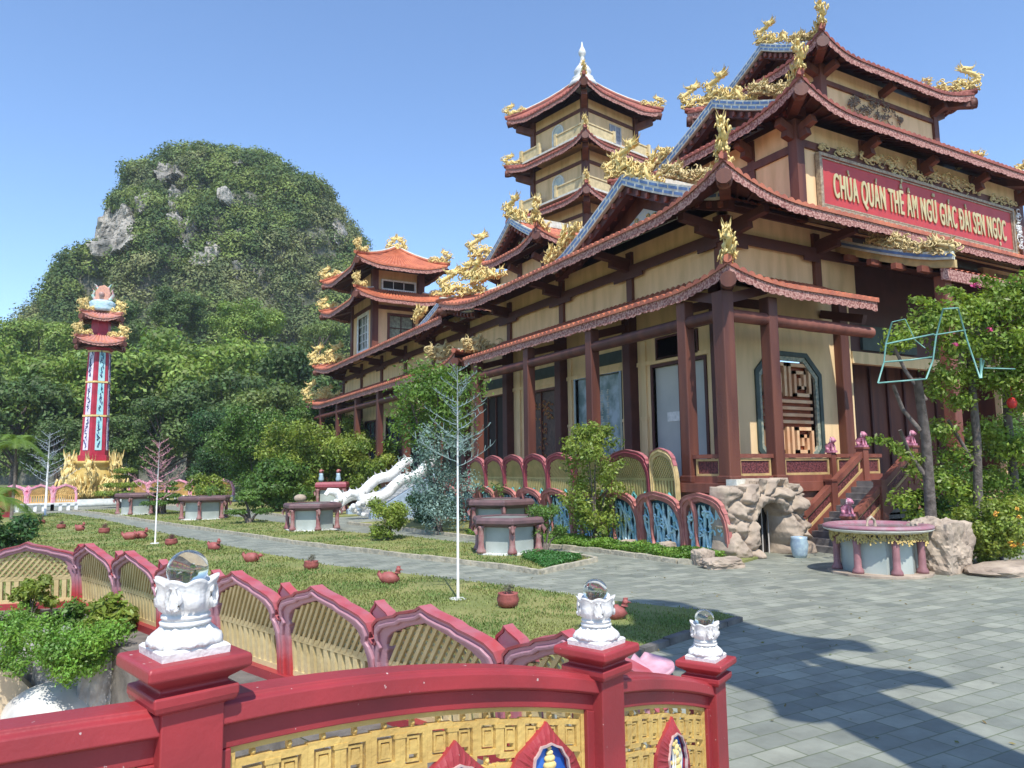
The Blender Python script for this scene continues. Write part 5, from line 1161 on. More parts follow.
for k in range(5): a = k*2*pi/5+.3; b.tube([(c0[0]+1.5*cos(a), c0[1]+1.5*sin(a), 1.9), (c0[0]+1.35*cos(a), c0[1]+1.35*sin(a), 1.2), (c0[0]+1.75*cos(a), c0[1]+1.75*sin(a), .52)], [.35, .22, .33], 8)
b.build('urn_leg', ROOFG, pl_)
for k in range(6):
    a = k*pi/3+.2; o = dragon(pl_, (c0[0]+1.75*cos(a)-.4*sin(a), c0[1]+1.75*sin(a)+.4*cos(a), .65), a+pi/2, (.75, 2.6, 2.9), 1); o.name = 'coiled_dragon'
def hexr(t): return 1.0-.19*t
b = MB(); rr = [(1.12, 3.45), (1.12, 3.9), (1.0, 3.95)]; b.lathe([(1.18, 3.45), (1.18, 3.9), (1.02, 3.92), (.84, 12.3), (1.0, 12.35), (1.0, 12.5)], c0, 6, rz=R(15), smooth=False); b.build('shaft', mat('pillar_red', (.46, .03, .06), .45, ns=2), pl_)
# turquoise and pink faces with painted figures, gold bands between
for k in range(6):
    a = R(15)+k*pi/3+pi/6; nrm_ = Vector((cos(a), sin(a), 0)); tn = Vector((-sin(a), cos(a), 0))
    for seg, (z0, z1) in enumerate(((4.3, 6.9), (7.1, 9.6), (9.8, 12.1))):
        def fr(u, z, c): r = (1.02-(z-3.92)/8.4*.18)*.866; p = Vector(c0)+nrm_*(r+.012+c)+tn*u; return (p.x, p.y, z)
        b = MB(); b.prism([(-.24, z0), (.24, z0), (.22, z1), (-.22, z1)], fr, .03)
        pn = b.build('painted_face', mat('turquoise_paint', (.28, .62, .66), .5, ns=2.5, c2=(.50, .70, .70)) if k % 2 == 0 else mat('lilac_paint', (.62, .52, .66), .5, ns=2.5, c2=(.75, .72, .78)), pl_)
        b = MB(); random.seed(k*3+seed if False else k*3+seg)
        for j in range(9):
            z = z0+.25+(z1-z0-.5)*j/8; u = random.uniform(-.08, .08); b.tube([fr(u+random.uniform(-.1, .1), z+random.uniform(-.1, .1)+.1*q, .045) for q in range(4)], random.uniform(.02, .05), 5)
        b.build('painted_figures', mat('navy_paint', (.05, .08, .22), .5, ns=3), pn)
b = MB()
for z in (6.95, 9.65, 12.12): r = 1.02-(z-3.92)/8.4*.18+.05; b.lathe([(r, z), (r, z+.14)], c0, 6, rz=R(15), smooth=False)
b.build('gold_band', GOLD, pl_)
loc0 = WL[pl_.name].copy()
for ze, ro, ri, zz in ((12.75, 1.62, .8, 13.4), (14.8, 1.35, .5, 15.4)):
    o = (c0[0]-ro, c0[1]-ro, c0[0]+ro, c0[1]+ro); inn = (c0[0]-ri, c0[1]-ri, c0[0]+ri, c0[1]+ri)
    rf, sf = skirt(pl_, o, ze, inn, zz, .38, .12, 1.4, 'SWNE', fh=.16, name='small_roof', tile=mat('pillar_tile', (.55, .20, .12), .6, ns=3, c2=(.45, .22, .2)))
    corner_dragons(pl_, sf, o, None, ['SW', 'SE', 'NW', 'NE'], .95, 1)
b = MB(); b.lathe([(.72, 13.4), (.72, 14.75)], c0, 6, rz=R(15), smooth=False); b.build('upper_shaft', MATS['pillar_red'], pl_)
b = MB(); b.lathe([(.9, 15.5), (.95, 15.75), (.85, 16.0), (.95, 16.2), (.7, 16.4)], c0, 16, lobes=8, amp=.08); b.build('lotus_seat', mat('pale_blue_paint', (.32, .52, .62), .5, ns=5, c2=(.55, .66, .7)), pl_)
b = MB(); cc = Vector(c0)+Vector((0, 0, 16.9))
ang = math.atan2(-_F0.y, -_F0.x); tx = Vector((-sin(ang), cos(ang), 0)); fx = Vector((cos(ang), sin(ang), 0))
def dsk(a, z, c): p = cc+tx*a+fx*(c-.12); return (p.x, p.y, p.z+z)
b.prism([(.60*cos(t)*(1+.04*cos(9*t)), .05+.78*sin(t)*(1+.04*cos(9*t))) for t in [k*pi/20 for k in range(40)]], dsk, .22); b.build('flame_disc', mat('peach_paint', (.66, .34, .22), .5, ns=7, c2=(.5, .25, .2), bump=.5), pl_, bevel=.04)
b = MB(); b.sph(dsk(0, .05, .3), .22, 12, 8); b.build('pearl', mat('grey_rose', (.45, .28, .24), .4, ns=5), pl_)
b = MB()
for s_ in (-1, 1): b.tube([dsk(s_*.55, -.4, .1), dsk(s_*.85, 0, .1), dsk(s_*.72, .35, .1), dsk(s_*.9, .6, .1)], [.16, .14, .07, .02], 6); b.tube([dsk(s_*.42, .55, .1), dsk(s_*.60, .85, .1), dsk(s_*.78, .98, .1)], [.1, .06, .02], 6)
b.build('side_fins', mat('jade_paint', (.25, .48, .42), .5, ns=4, c2=(.55, .2, .2)), pl_)
# ================================================================ PLANTERS
MAUV = mat('mauve_rim', (.155, .085, .088), .6, ns=4, c2=(.11, .065, .068)); TANK = mat('grey_tank', (.42, .46, .42), .35, ns=1.2, c2=(.30, .34, .31)); POST = mat('rose_post', (.24, .085, .085), .6, ns=5, c2=(.33, .20, .18))
def planter(x, y, Rr, h, label, n=6, rz=0.3, plants=0, seed=1, rim=MAUV, post=POST, group='stone planters on the grass strip'):
    e = empty('garden_planter', (x, y, .05), label, 'planter', group)
    b = MB(); b.lathe([(Rr*.92, 0), (Rr*.92, .05)], (0, 0, 0), n, rz=rz, smooth=False); b.build('base_slab', WHITE, e, local=True)
    b = MB(); b.lathe([(Rr*.70, .05), (Rr*.70, h*.76)], (0, 0, 0), n, rz=rz, smooth=False); b.build('tank', TANK, e, local=True)
    b = MB(); b.lathe([(Rr*.78, h*.74), (Rr*.92, h*.80), (Rr*1.0, h*.84), (Rr*1.0, h*.93), (Rr*.95, h), (Rr*.80, h), (Rr*.80, h*.9)], (0, 0, 0), n, rz=rz, smooth=False); b.build('rim', rim, e, local=True, bevel=.015)
    b = MB(); b.lathe([(Rr*.79, h*.93), (Rr*.78, h*.96)], (0, 0, 0), n, rz=rz, smooth=False); b.build('soil', mat('grey_water', (.30, .32, .30), .4, ns=5, c2=(.18, .20, .17)), e, local=True)
    for k in range(n):
        a = rz+2*pi*k/n; px_, py_ = Rr*.84*cos(a), Rr*.84*sin(a); b = MB(); b.lathe([(.14, .05), (.14, .12), (.095, .2), (.08, h*.35), (.09, h*.5), (.08, h*.55), (.09, h*.70), (.13, h*.78)], (px_, py_, 0), 10); b.build('post', post, e, local=True)
        b = MB(); b.tube([(px_*1.10, py_*1.10, h*.80), (px_*1.2, py_*1.2, h*.66), (px_*1.17, py_*1.17, h*.56)], [.05, .07, .03], 6); b.build('bracket', post, e, local=True)
    if plants:
        random.seed(seed); bl_ = [((random.uniform(-.5, .5)*Rr, random.uniform(-.5, .5)*Rr, h+random.uniform(.1, .5)), random.uniform(.15, .35)) for _ in range(plants)]
        P, A, B = blob_leaves(bl_, 900, .05, .2, .9); quads_mesh('foliage', P, A, B, MG, e, local=True)
    return e
def PL(px, py, *a, **k): p = gp(px, py); return planter(p.x, p.y, *a, **k)
PL(508, 554, 1.15, 1.05, 'nearest six-sided planter with a mauve rim, right of the white pole', rz=.15)
p = gp(500, 534); planter(p.x, p.y, 1.45, 1.3, 'wider stone planter directly behind the nearest one', rz=.15, n=6, plants=3)
PL(312, 531, 1.25, 1.12, 'six-sided planter with a pale rock on top, midway along the strip', rz=.5)
p = gp(308, 526); b = MB(); b.sph((p.x-.5, p.y-.5, 1.28), .26, 9, 6, (1.1, .8, .7)); tag(b.build('pale_rock', STONE), 'small pale rock lying on the midway planter', 'rock')
PL(204, 520, 1.35, 1.2, 'planter with small shrubs on it, right of the pink light tree', rz=.2, plants=6, seed=3)
PL(138, 515, 1.3, 1.25, 'farthest planter, beside the golden pillar base', rz=.1, plants=1, seed=4)
PL(332, 512, 1.3, 1.75, 'tall brownish planter stand behind the midway planter', rz=.4, n=4, rim=MAR)
for px, py, lab in ((334, 480, 'small blue and red figurine on the tall planter stand, left'), (352, 482, 'small blue and red figurine on the tall planter stand, right')):
    p = gp(330, 510); s_ = -.6 if px == 334 else .5; e = empty('figurine', (p.x+_R0.x*s_, p.y+_R0.y*s_, 1.8), lab, 'figurine', 'figurines on the tall planter stand')
    b = MB(); b.lathe([(.22, 0), (.26, .2), (.18, .55), (.2, .75)], (0, 0, 0), 10); b.build('body', mat('sky_paint', (.42, .58, .66), .5), e, local=True); b = MB(); b.sph((0, 0, .92), .2, 10, 7); b.tube([(0, -.1, .95), (.1, -.35, 1.0)], [.12, .05], 6); b.build('head', MATS['salmon_paint'], e, local=True); e.scale = (.7, .7, .7)
# round basin on the plaza
p = gp(880, 573); bs_ = empty('round_basin', (p.x, p.y, 0.012), 'round pink-rimmed stone basin with yellow frill standing on the plaza before the stair', 'basin')
b = MB(); b.lathe([(1.12, 0), (1.12, .05), (1.06, .06)], (0, 0, 0), 14, smooth=False); b.build('base_slab', STONE, bs_, local=True)
b = MB(); b.lathe([(.82, .05), (.80, .85)], (0, 0, 0), 8, smooth=False); b.build('tank', TANK, bs_, local=True)
b = MB(); b.lathe([(.92, .92), (1.05, .96), (1.16, 1.0), (1.18, 1.03)], (0, 0, 0), 40); b.build('pale_band', PALE, bs_, local=True)
b = MB(); b.lathe([(1.10, 1.02), (1.18, 1.04), (1.18, 1.09), (1.10, 1.12), (.93, 1.12), (.90, 1.05)], (0, 0, 0), 40); b.build('rim', mat('pink_rim', (.33, .12, .155), .5, ns=6, c2=(.33, .21, .23)), bs_, local=True)
b = MB(); b.lathe([(.0, 1.05), (.91, 1.06)], (0, 0, 0), 32); b.build('water', mat('basin_water', (.16, .18, .17), .15, ns=4), bs_, local=True)
random.seed(9); b = MB()
for k in range(260):
    a = random.uniform(0, 2*pi); z = .95-random.uniform(0, .13+.12*abs(sin(a*4))); r = random.uniform(.04, .07)
    b.tube([(1.02*cos(a+r*cos(q)), 1.02*sin(a+r*cos(q)), z+r*sin(q)) for q in (0, 1.3, 2.6, 3.9)], .022, 4)
b.build('gold_frill', mat('ochre_frill', (.60, .46, .14), .5, ns=6, c2=(.42, .30, .1)), bs_, local=True)
for k in range(7):
    a = k*2*pi/7+.55; b = MB(); b.lathe([(.13, .06), (.13, .12), (.085, .2), (.08, .6), (.10, .94)], (.90*cos(a), .90*sin(a), 0), 10); b.build('post', mat('pink_post', (.33, .15, .155), .5, ns=6), bs_, local=True)
b = MB(); b.tube([(-.35, -.0, 1.06), (-.33, 0, 1.22), (-.2, 0, 1.28), (-.08, 0, 1.2), (-.06, 0, 1.06)], .035, 6); b.build('fountain_handle', STONE, bs_, local=True)
# ================================================================ TERRACOTTA FIGURES ON THE LAWN
TER = mat('terracotta', (.36, .10, .085), .6, ns=7, c2=(.27, .075, .065), bump=.2, bs=25)
CACT = mat('dry_plant', (.16, .15, .10), .8, ns=5, c2=(.08, .08, .05), island=True)
AN = [(41, 525, 'p', 1.0, 'farthest pot on the lawn, beside the palms'), (61, 530, 'p', 1.0, 'second farthest terracotta pot with dark plant'), (80, 532, 'h', 1.0, 'terracotta hen close to the second farthest pot'),
      (104, 535, 'p', 1.15, 'terracotta pot with a dark red plant left of the pink light tree'), (130, 541, 'd', 1.1, 'lying terracotta figure left of the foot of the pink light tree'), (141, 540, 'h', 1.1, 'terracotta hen touching the foot of the pink light tree'),
      (171, 547, 'p', 1.1, 'terracotta pot with a dark red plant just left of the glass ball'), (214, 552, 'h', 1.0, 'terracotta hen just right of the glass ball'), (252, 564, 'd', 1.0, 'lying terracotta duck in the middle of the lawn'),
      (311, 571, 'p', 1.0, 'low terracotta pot with a round grey plant'), (390, 586, 'h', 1.0, 'terracotta hen left of the white pole'), (508, 610, 'p', 1.05, 'tall terracotta pot with a grey plant right of the white pole'), (616, 622, 'h', 0.9, 'terracotta hen half hidden behind the middle white finial')]
for k, (px, py, kd, s, lab) in enumerate(AN):
    p = gp(px, py); e = empty({'p': 'terracotta_pot', 'h': 'terracotta_hen', 'd': 'terracotta_duck'}[kd], (p.x, p.y, .05), lab, {'p': 'pot', 'h': 'figurine', 'd': 'figurine'}[kd], 'terracotta figures on the lawn'); s *= .66; e.scale = (s, s, s); e.rotation_euler = (0, 0, R(-29)+random.uniform(-.5, .5)*(0 if k > 7 else 1))
    b = MB()
    if kd == 'p':
        hh = .30 if k != 11 else .36; b.lathe([(.16, 0), (.25, .05), (.29, hh*.55), (.25, hh*.9), (.27, hh), (.21, hh), (.19, hh*.85)], (0, 0, 0), 18); b.build('bowl', TER, e, local=True)
        P, A, B = blob_leaves([((0, 0, hh+.10), (.19, .19, .16)), ((.06, 0, hh+.14), .12)], 9000, .022, .3, .9); quads_mesh('plant', P, A, B, CACT if k > 8 else mat('dark_red_plant', (.13, .05, .05), .7, ns=4, island=True), e, local=True)
    else:
        lie = kd == 'd'
        b.tube([(-.34, 0, .20), (-.22, 0, .19), (-.05, 0, .17), (.12, 0, .19), (.22, 0, .24)]+([] if lie else [(.25, 0, .34), (.25, 0, .42)]), [.06, .19, .22, .20, .15]+([] if lie else [.10, .075]), 12)
        hx, hz = (.33, .27) if lie else (.27, .45); b.sph((hx, 0, hz), .085, 12, 8); b.tube([(hx+.06, 0, hz), (hx+.16, 0, hz-.02)], [.035, .008], 6)
        b.tube([(-.28, 0, .22), (-.38, 0, .34), (-.36, 0, .42)], [.09, .07, .03], 7); 
        for s_ in (-1, 1): b.sph((-.05, .13*s_, .2), .13, 10, 7, (1.2, .45, .7))
        if not lie:
            for q in range(3): b.sph((hx-.03+.04*q, 0, hz+.09), .03, 6, 4)
        b.box(-.14, -.1, 0, .14, .1, .06); b.build('body', TER, e, local=True)
# ================================================================ LIGHT TREES
def light_tree(px, py, h, z0, rad, m, label, seed, pole_r=.019, tw=7):
    p = gp(px, py); e = empty('light_tree', (p.x, p.y, .05), label, 'light tree', 'artificial light trees on white poles'); random.seed(seed)
    b = MB(); b.tube([(0, 0, 0), (0, 0, h*.6), (0, 0, h)], [pole_r*1.3, pole_r, pole_r*.5], 8); b.lathe([(.16, 0), (.16, .02)], (0, 0, 0), 12); b.build('pole', WHITE, e, local=True)
    b = MB(); nl = 22
    for k in range(nl):
        t = k/nl; z = z0+(h-z0)*t; L_ = rad*(1-t*.72)*random.uniform(.75, 1.1); a = k*2.4; d = Vector((cos(a), sin(a), 0)); up_ = .55
        P = [Vector((0, 0, z))+d*L_*q/5+_Z*(up_*L_*(q/5)**1.3) for q in range(6)]
        b.tube(P, [.010, .009, .007, .006, .005, .003], 4)
        for q in range(1, 6):
            for s_ in (-1, 1):
                for w_ in range(1):
                    dd = (d*.5+d.cross(_Z)*s_*random.uniform(.5, 1)+_Z*random.uniform(.1, .8)).normalized(); l = L_*.30*random.uniform(.6, 1)
                    b.tube([P[q], P[q]+dd*l*.5, P[q]+dd*l+_Z*.03], [.007, .006, .007], 4)
                    0
    b.build('branches', m, e, local=True)
light_tree(458, 602, 4.45, 2.5, .85, mat('pale_teal_wire', (.24, .33, .31), .5, ns=2), 'pale teal light tree on a tall white pole in front of the conifer', 51)
light_tree(155, 545, 3.55, 1.5, .95, mat('pink_wire', (.66, .32, .38), .5, ns=2), 'pink-branched light tree on a white pole near the far planters', 52)
p = gp(45, 516); light_tree(45, 516, 4.9, 1.8, 1.6, mat('pale_blue_wire', (.55, .62, .70), .5, ns=2), 'pale blue light tree left of the tall pillar', 53, pole_r=.05)
# ================================================================ GROTTO, ROCKS
def boulder(parent, c, r, sc, seed, m=STONE, sub=4, name='boulder', blocky=0.6):
    import bmesh; bm = bmesh.new(); bmesh.ops.create_icosphere(bm, subdivisions=sub, radius=1.0); off = Vector((seed*3.1, seed*1.7, seed*.9))
    for v in bm.verts:
        n = v.co.normalized(); mxx = max(abs(n.x), abs(n.y), abs(n.z)); q = n/(mxx**blocky)
        k = 1+.16*mnoise.fractal(n*1.3+off, 1, 2, 3)+.07*mnoise.noise(n*4+off)+.035*mnoise.noise(n*9+off)-.05*max(0, 1-abs(mnoise.noise(n*2.2+off))*9)
        if sub > 4: k += .03*mnoise.noise(n*14+off)+.02*mnoise.noise(n*30+off)
        v.co = Vector((q.x*sc[0], q.y*sc[1], q.z*sc[2]))*r*k
    me = bpy.data.meshes.new(name); bm.to_mesh(me); bm.free(); me.materials.append(m); o = bpy.data.objects.new(name, me); col.objects.link(o)
    o.location = Vector(c)-(WL[parent.name] if parent else Vector((0, 0, 0))); o.parent = parent; o.rotation_euler = (0, 0, random.uniform(-.15, .15)); return o
gr = empty('rock_grotto', (16.45, 14.6, 0), 'pale artificial rock arch with a dark barred opening under the porch corner', 'grotto'); random.seed(21)
def grot(side):
    b = MB(); NX, NZ = 110, 70; pts = {}
    def q(i, k):
        x = 14.85+3.15*i/NX; z = 2.02*k/NZ; u = (x-14.85)/3.15
        if (i, k) in pts: return pts[(i, k)]
        c = Vector((x*1.5, 3.3, z*1.9)); vd, vp = mnoise.voronoi(c+Vector((mnoise.noise(c)*.35, 0, mnoise.noise(c*1.3+Vector((7, 1, 2)))*.35)))
        blk = min(1, (vd[1]-vd[0])*3.2)
        y = 14.98-.24*blk**.6-.16*mnoise.fractal(c*1.4, 1, 2, 4)-.18*math.sin(pi*u)-.25*(1-z/2.02)
        dx = math.hypot((x-16.5)/.54, max(0, z-.85)/.58) if z > .85 else abs(x-16.5)/.54
        if dx < 1.3: y += .22*(1.3-dx)/.3
        zt = z*(1+.06*mnoise.noise(Vector((x*2.1, 1, 0)))+(.05 if 16.0 < x < 17.3 else -.03)); xx = x+.10*mnoise.noise(Vector((z*2.2, x, 4)))
        pts[(i, k)] = Vector((xx, y, zt)); return pts[(i, k)]
    idx = {}; 
    for i in range(NX):
        for k in range(NZ):
            x = 14.85+3.15*(i+.5)/NX; z = 2.02*(k+.5)/NZ
            ins = (abs(x-16.5) < .54 and z < .85) or (z >= .85 and ((x-16.5)/.54)**2+((z-.85)/.58)**2 < 1)
            if ins: continue
            f = []
            for a, c in ((i, k), (i+1, k), (i+1, k+1), (i, k+1)):
                if (a, c) not in idx: idx[(a, c)] = len(b.v); b.v.append(tuple(q(a, c)))
                f.append(idx[(a, c)])
            b.f.append(tuple(f)); b.sm.append(True)
    return b
o = grot(0).build('rock_arch', STONE, gr); import bmesh as _bm; q_ = _bm.new(); q_.from_mesh(o.data); ex = _bm.ops.extrude_edge_only(q_, edges=[e for e in q_.edges if e.is_boundary])
yb = 15.36-WL[gr.name].y
for g_ in ex['geom']:
    if isinstance(g_, _bm.types.BMVert): g_.co.y = yb
q_.to_mesh(o.data); q_.free()
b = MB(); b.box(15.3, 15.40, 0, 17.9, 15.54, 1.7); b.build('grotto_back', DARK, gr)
b = MB()
for x in (16.2, 16.45, 16.7, 16.95): b.tube([(x, 15.25, 0), (x, 15.25, 1.5)], .022, 6)
b.build('bars', mat('grey_iron', (.35, .33, .31), .5), gr); b = MB(); b.box(16.02, 15.18, .0, 16.09, 15.25, 1.5); b.build('post', WOODL, gr)
b = MB(); b.box(15.72, 15.2, 1.72, 16.28, 15.6, 2.12); b.build('corner_block', PALE, gr)
for j, (px, py, r, s_, lab) in enumerate([(722, 568, .42, (1.3, .8, .38), 'low flat rock left of the grotto opening'), (703, 565, .32, (.9, .7, .8), 'small upright rock at the corner of the plant bed'),
                                   (545, 541, .25, (1.3, .8, .8), 'pale stone in the plant bed left of the petal screens'), (628, 549, .25, (1.2, .8, .7), 'pale stone in front of the petal screens'), (668, 553, .25, (1.0, .8, .8), 'rounded stone below the middle petal screen')]):
    p = gp(px, py); o = boulder(None, (p.x, p.y, r*s_[2]*.55+.02), r, s_, 30+j); o.name = 'garden_rock'; tag(o, lab, 'rock')
p = gp(800, 558); vz = empty('glazed_vase', (p.x, p.y, .01), 'small pale blue glazed vase between the grotto and the stair', 'vase'); b = MB(); b.lathe([(.17, 0), (.2, .1), (.24, .35), (.21, .5), (.22, .56), (.18, .56), (.16, .45)], (0, 0, 0), 18); b.build('body', mat('celadon', (.40, .52, .55), .3, ns=8, c2=(.25, .33, .42)), vz, local=True)
o = boulder(None, (17.3, 10.5, .5), 1.0, (.70, .6, .72), 61, sub=5); o.name = 'large_rock'; tag(o, 'large pale rock beside the leaning trunk at the right', 'rock')
o = boulder(None, (16.6, 11.1, .42), 1.0, (.50, .45, .58), 62, sub=5); o.name = 'large_rock'; tag(o, 'smaller pale rock behind the round basin, left of the leaning trunk', 'rock')
o = boulder(None, (18.2, 9.5, .08), 1.0, (1.1, .6, .16), 63, sub=3); o.name = 'large_rock'; tag(o, 'flat low rock under the yellow-flowered bush', 'rock')
# ================================================================ ARBOUR AT THE RIGHT
AG = mat('bougainvillea_leaves', (.31, .40, .065), .45, ns=.9, c2=(.16, .25, .04), leaf=.45, island=True)
def P3(px, py, d): return at(px, py, d)
ab = empty('bougainvillea', (19.0, 11.9, 0), 'bright green bougainvillea spreading over trunks at the right edge', 'tree')
random.seed(5); b = MB(); 
def trunk(pts, r):
    P = [at(*q) for q in pts]
    if pts[0][1] > 540: P[0].z = -.05
    b.tube(P, [r*(1-.1*i) for i in range(len(P))], 9)
trunk([(934, 556, 18.6), (930, 500, 18.6), (926, 440, 18.6), (917, 378, 18.6)], .15)
trunk([(926, 400, 18.6), (905, 370, 18.6), (893, 345, 18.7)], .05); trunk([(920, 430, 18.6), (903, 410, 18.6), (893, 385, 18.7)], .055); trunk([(929, 480, 18.6), (910, 455, 18.6), (900, 430, 18.6)], .055)
b.build('trunk', BARK, ab); b = MB()
trunk([(975, 556, 19.6), (978, 500, 19.6), (977, 440, 19.6), (971, 370, 19.6), (965, 330, 19.6)], .13); trunk([(978, 470, 19.6), (960, 440, 19.6), (948, 420, 19.6)], .05); trunk([(1016, 560, 20), (1014, 480, 20), (1008, 420, 20), (1004, 360, 20)], .13)
b.build('trunk', BARK, ab)
bl_ = []
for (px, py, d, r) in [(905, 335, 18.8, .55), (930, 322, 18.9, .7), (955, 315, 19.0, .75), (985, 312, 19.2, .8), (1015, 305, 19.2, .8), (1040, 310, 19, .9), (895, 345, 18.8, .4), (955, 345, 19.1, .7), (985, 345, 19.2, .8), (1015, 345, 19.1, .8), (1035, 370, 19, .9),
                       (945, 375, 19.4, .6), (975, 375, 19.6, .7), (1005, 380, 19.3, .8), (1020, 340, 18.6, .6), (935, 392, 19.5, .4), (960, 400, 19.6, .5), (1000, 292, 19.0, .5), (1025, 285, 19.0, .6), (1030, 400, 19.2, .7), (1060, 340, 19.2, 1.0),
                       (940, 430, 19.8, .55), (955, 455, 19.9, .6), (940, 480, 19.9, .6), (960, 490, 20, .6), (985, 430, 20, .6), (1005, 440, 20, .6), (1025, 450, 19.6, .8), (995, 480, 20, .6), (1015, 500, 19.8, .6), (905, 500, 20.2, .5), (920, 520, 20.2, .5), (950, 520, 20, .5), (975, 510, 20, .55), (915, 470, 20.2, .35)]:
    p = at(px, py, d); bl_.append((tuple(p), (r, r, r*.7)))
for (px, py, d, n_) in [(870, 440, 18.2, 6), (912, 300, 18.6, 5), (940, 290, 18.7, 5), (975, 280, 18.9, 6)]:
    for q in range(n_): p = at(px+q*9, py+q*3-4*sin(q), d+.1*q); bl_.append((tuple(p), .13+.02*q))
P, A, B = blob_leaves(bl_, 2700, .065, .12, .7); quads_mesh('foliage', P, A, B, AG, ab)
for bq in [(tuple(at(px, py, d)), r) for px, py, d, r in [(955, 345, 18.3, .08), (975, 285, 18.5, .12), (990, 330, 18.3, .07)]]:
    P, A, B = blob_leaves([bq], 1800, .05, .2, .9)
    quads_mesh('flower_cluster', P, A, B, mat('magenta_bracts', (.55, .06, .22), .5, ns=3, island=True, leaf=.3), ab)
# green wire frame
wf = empty('wire_frame', tuple(at(930, 380, 17.9)), 'mint green welded wire frame hanging in front of the bougainvillea', 'frame'); b = MB(); d_ = 17.9
def wl_(pts, r=.020, dz=0): b.tube([at(x, y, d_+dz) for x, y in pts], r, 6)
wl_([(878, 383), (884, 362), (886, 343), (892, 322)]); wl_([(926, 379), (933, 360), (936, 337), (943, 309)]); wl_([(878, 383), (902, 381), (926, 379)]); wl_([(886, 344), (910, 339), (934, 334)], .02); wl_([(884, 362), (910, 360), (932, 357)], .02)
wl_([(943, 309), (958, 308)], .02); wl_([(958, 308), (967, 340), (980, 378)]); wl_([(980, 378), (984, 360)], .02); wl_([(981, 378), (981, 358)], .03); wl_([(934, 335), (966, 330)], .015); wl_([(984, 368), (1015, 369)], .015); wl_([(892, 322), (905, 319), (915, 340), (925, 348)], .012, .3)
b.build('wires', mat('mint_wire', (.20, .42, .36), .4, ns=4), wf)
S(1003, 566, 'flowering_bush', 1.55, 1.15, YG, 22, 900, .055, 'bright yellow-green bush with orange and yellow flowers at the right edge', seed=71, lo=.1)
S(960, 545, 'green_bush', 2.6, 1.5, MG, 24, 420, .07, 'green bush behind the leaning trunk', seed=72, lo=.05)
S(908, 545, 'low_bush', 1.0, .9, YG, 14, 900, .055, 'low bright bush behind the round basin', seed=73, lo=.1)
S(1010, 540, 'green_bush', 4.2, 1.7, MG, 26, 300, .08, 'tall green bush at the right edge behind the trunks', seed=74, lo=.05)
e = empty('red_lantern', tuple(at(1012, 403, 19.0)), 'small red lantern hanging among the leaves at the right edge', 'lantern'); b = MB(); b.lathe([(.04, -.14), (.09, -.1), (.12, 0), (.09, .1), (.04, .14)], (0, 0, 0), 14, lobes=10, amp=.05); b.tube([(0, 0, .2), (0, 0, .5)], .01, 4); b.build('shade', mat('lantern_red', (.6, .03, .02), .5), e, local=True)
P, A, B = blob_leaves([((gp(1003, 566).x+random.uniform(-1, .4), gp(1003, 566).y-random.uniform(.2, .9), random.uniform(.5, 1.5)), .05) for _ in range(16)], 9000, .035, .1, .9)
fl = [o for o in col.objects if o.name.startswith('flowering_bush')][0]; quads_mesh('flowers', P, A, B, mat('orange_petals', (.80, .42, .06), .5, ns=3, island=True), fl)
# ================================================================ WHITE DRAGON STAIR
ws = empty('white_dragon_stair', (14, 39, 0), 'stair with white coiled dragon balustrades at the side entrance', 'staircase'); WS = mat('white_scale', (.80, .80, .78), .5, ns=8, c2=(.62, .62, .60), bump=.9, bs=12)
b = MB()
for k in range(11): b.box(12.6+k*.29, 37.2, 0.18*k-.02 if k else 0, 15.9, 40.6, .18*(k+1))
b.build('steps', mat('white_step', (.55, .54, .50), .7, ns=4), ws)
for y in (36.9, 40.9):
    b = MB(); P = [Vector((11.7+.36*k, y+.06*sin(k*1.7), .62+.2*k+.14*sin(k*1.3))) for k in range(13)]
    b.tube(P, [.26, .34]+[.29]*9+[.28, .2], 12); 
    for k in range(24): q = P[k//2]; b.tube([q+Vector((0, 0, .24)), q+Vector((-.12, 0, .46))], [.08, .02], 5)
    for k in range(14): a = k*.9; b.sph((11.55+.3*cos(a), y+.32*sin(a), .25+(.11*k) % .8), .15, 8, 6)
    b.tube([(11.9, y, .9), (11.55, y, 1.3), (11.15, y, 1.35), (10.95, y, 1.15)], [.24, .25, .2, .1], 10)
    b.build('dragon_balustrade', WS, ws); b = MB(); b.add([(12.2, y-.2, 0), (15.8, y-.2, 0), (15.8, y-.2, 2.3), (12.2, y-.2, .3), (12.2, y+.2, 0), (15.8, y+.2, 0), (15.8, y+.2, 2.3), (12.2, y+.2, .3)], [(0, 1, 2, 3), (7, 6, 5, 4), (0, 4, 5, 1), (1, 5, 6, 2), (2, 6, 7, 3), (3, 7, 4, 0)]); b.build('balustrade_wall', mat('blue_grey_wall', (.35, .45, .55), .7, ns=3), ws)
# ================================================================ POND PLANTS AND ROCKS
pr_ = empty('rock_planter', (-1.6, 10.2, -.98), 'grey ribbed rock planter in the dry pond with trailing plants', 'planter'); random.seed(81)
for k in range(13):
    t = k/12; p = gp(-30+138*t, 668-10*sin(t*3), -.35); boulder(pr_, (p.x, p.y+random.uniform(-.1, .1), -.62), 1.0, (.24, .30, .62+.1*random.random()), 90+k, mat('grey_ribbed_rock', (.40, .39, .37), .9, ns=3, c2=(.18, .17, .165), bump=.9, bs=9), blocky=.3)
gl = []
for k in range(56):
    t = random.random(); p = gp(-20+140*t, 630+random.uniform(-12, 22), .05); gl.append(((p.x, p.y, random.uniform(-.25, .22)), (random.uniform(.18, .32), random.uniform(.2, .3), random.uniform(.12, .3))))
P, A, B = blob_leaves(gl, 14000, .028, .1, .9); quads_mesh('trailing_plants', P, A, B, mat('trailing_leaves', (.20, .36, .045), .5, ns=1.5, c2=(.10, .21, .03), leaf=.3, island=True), pr_)
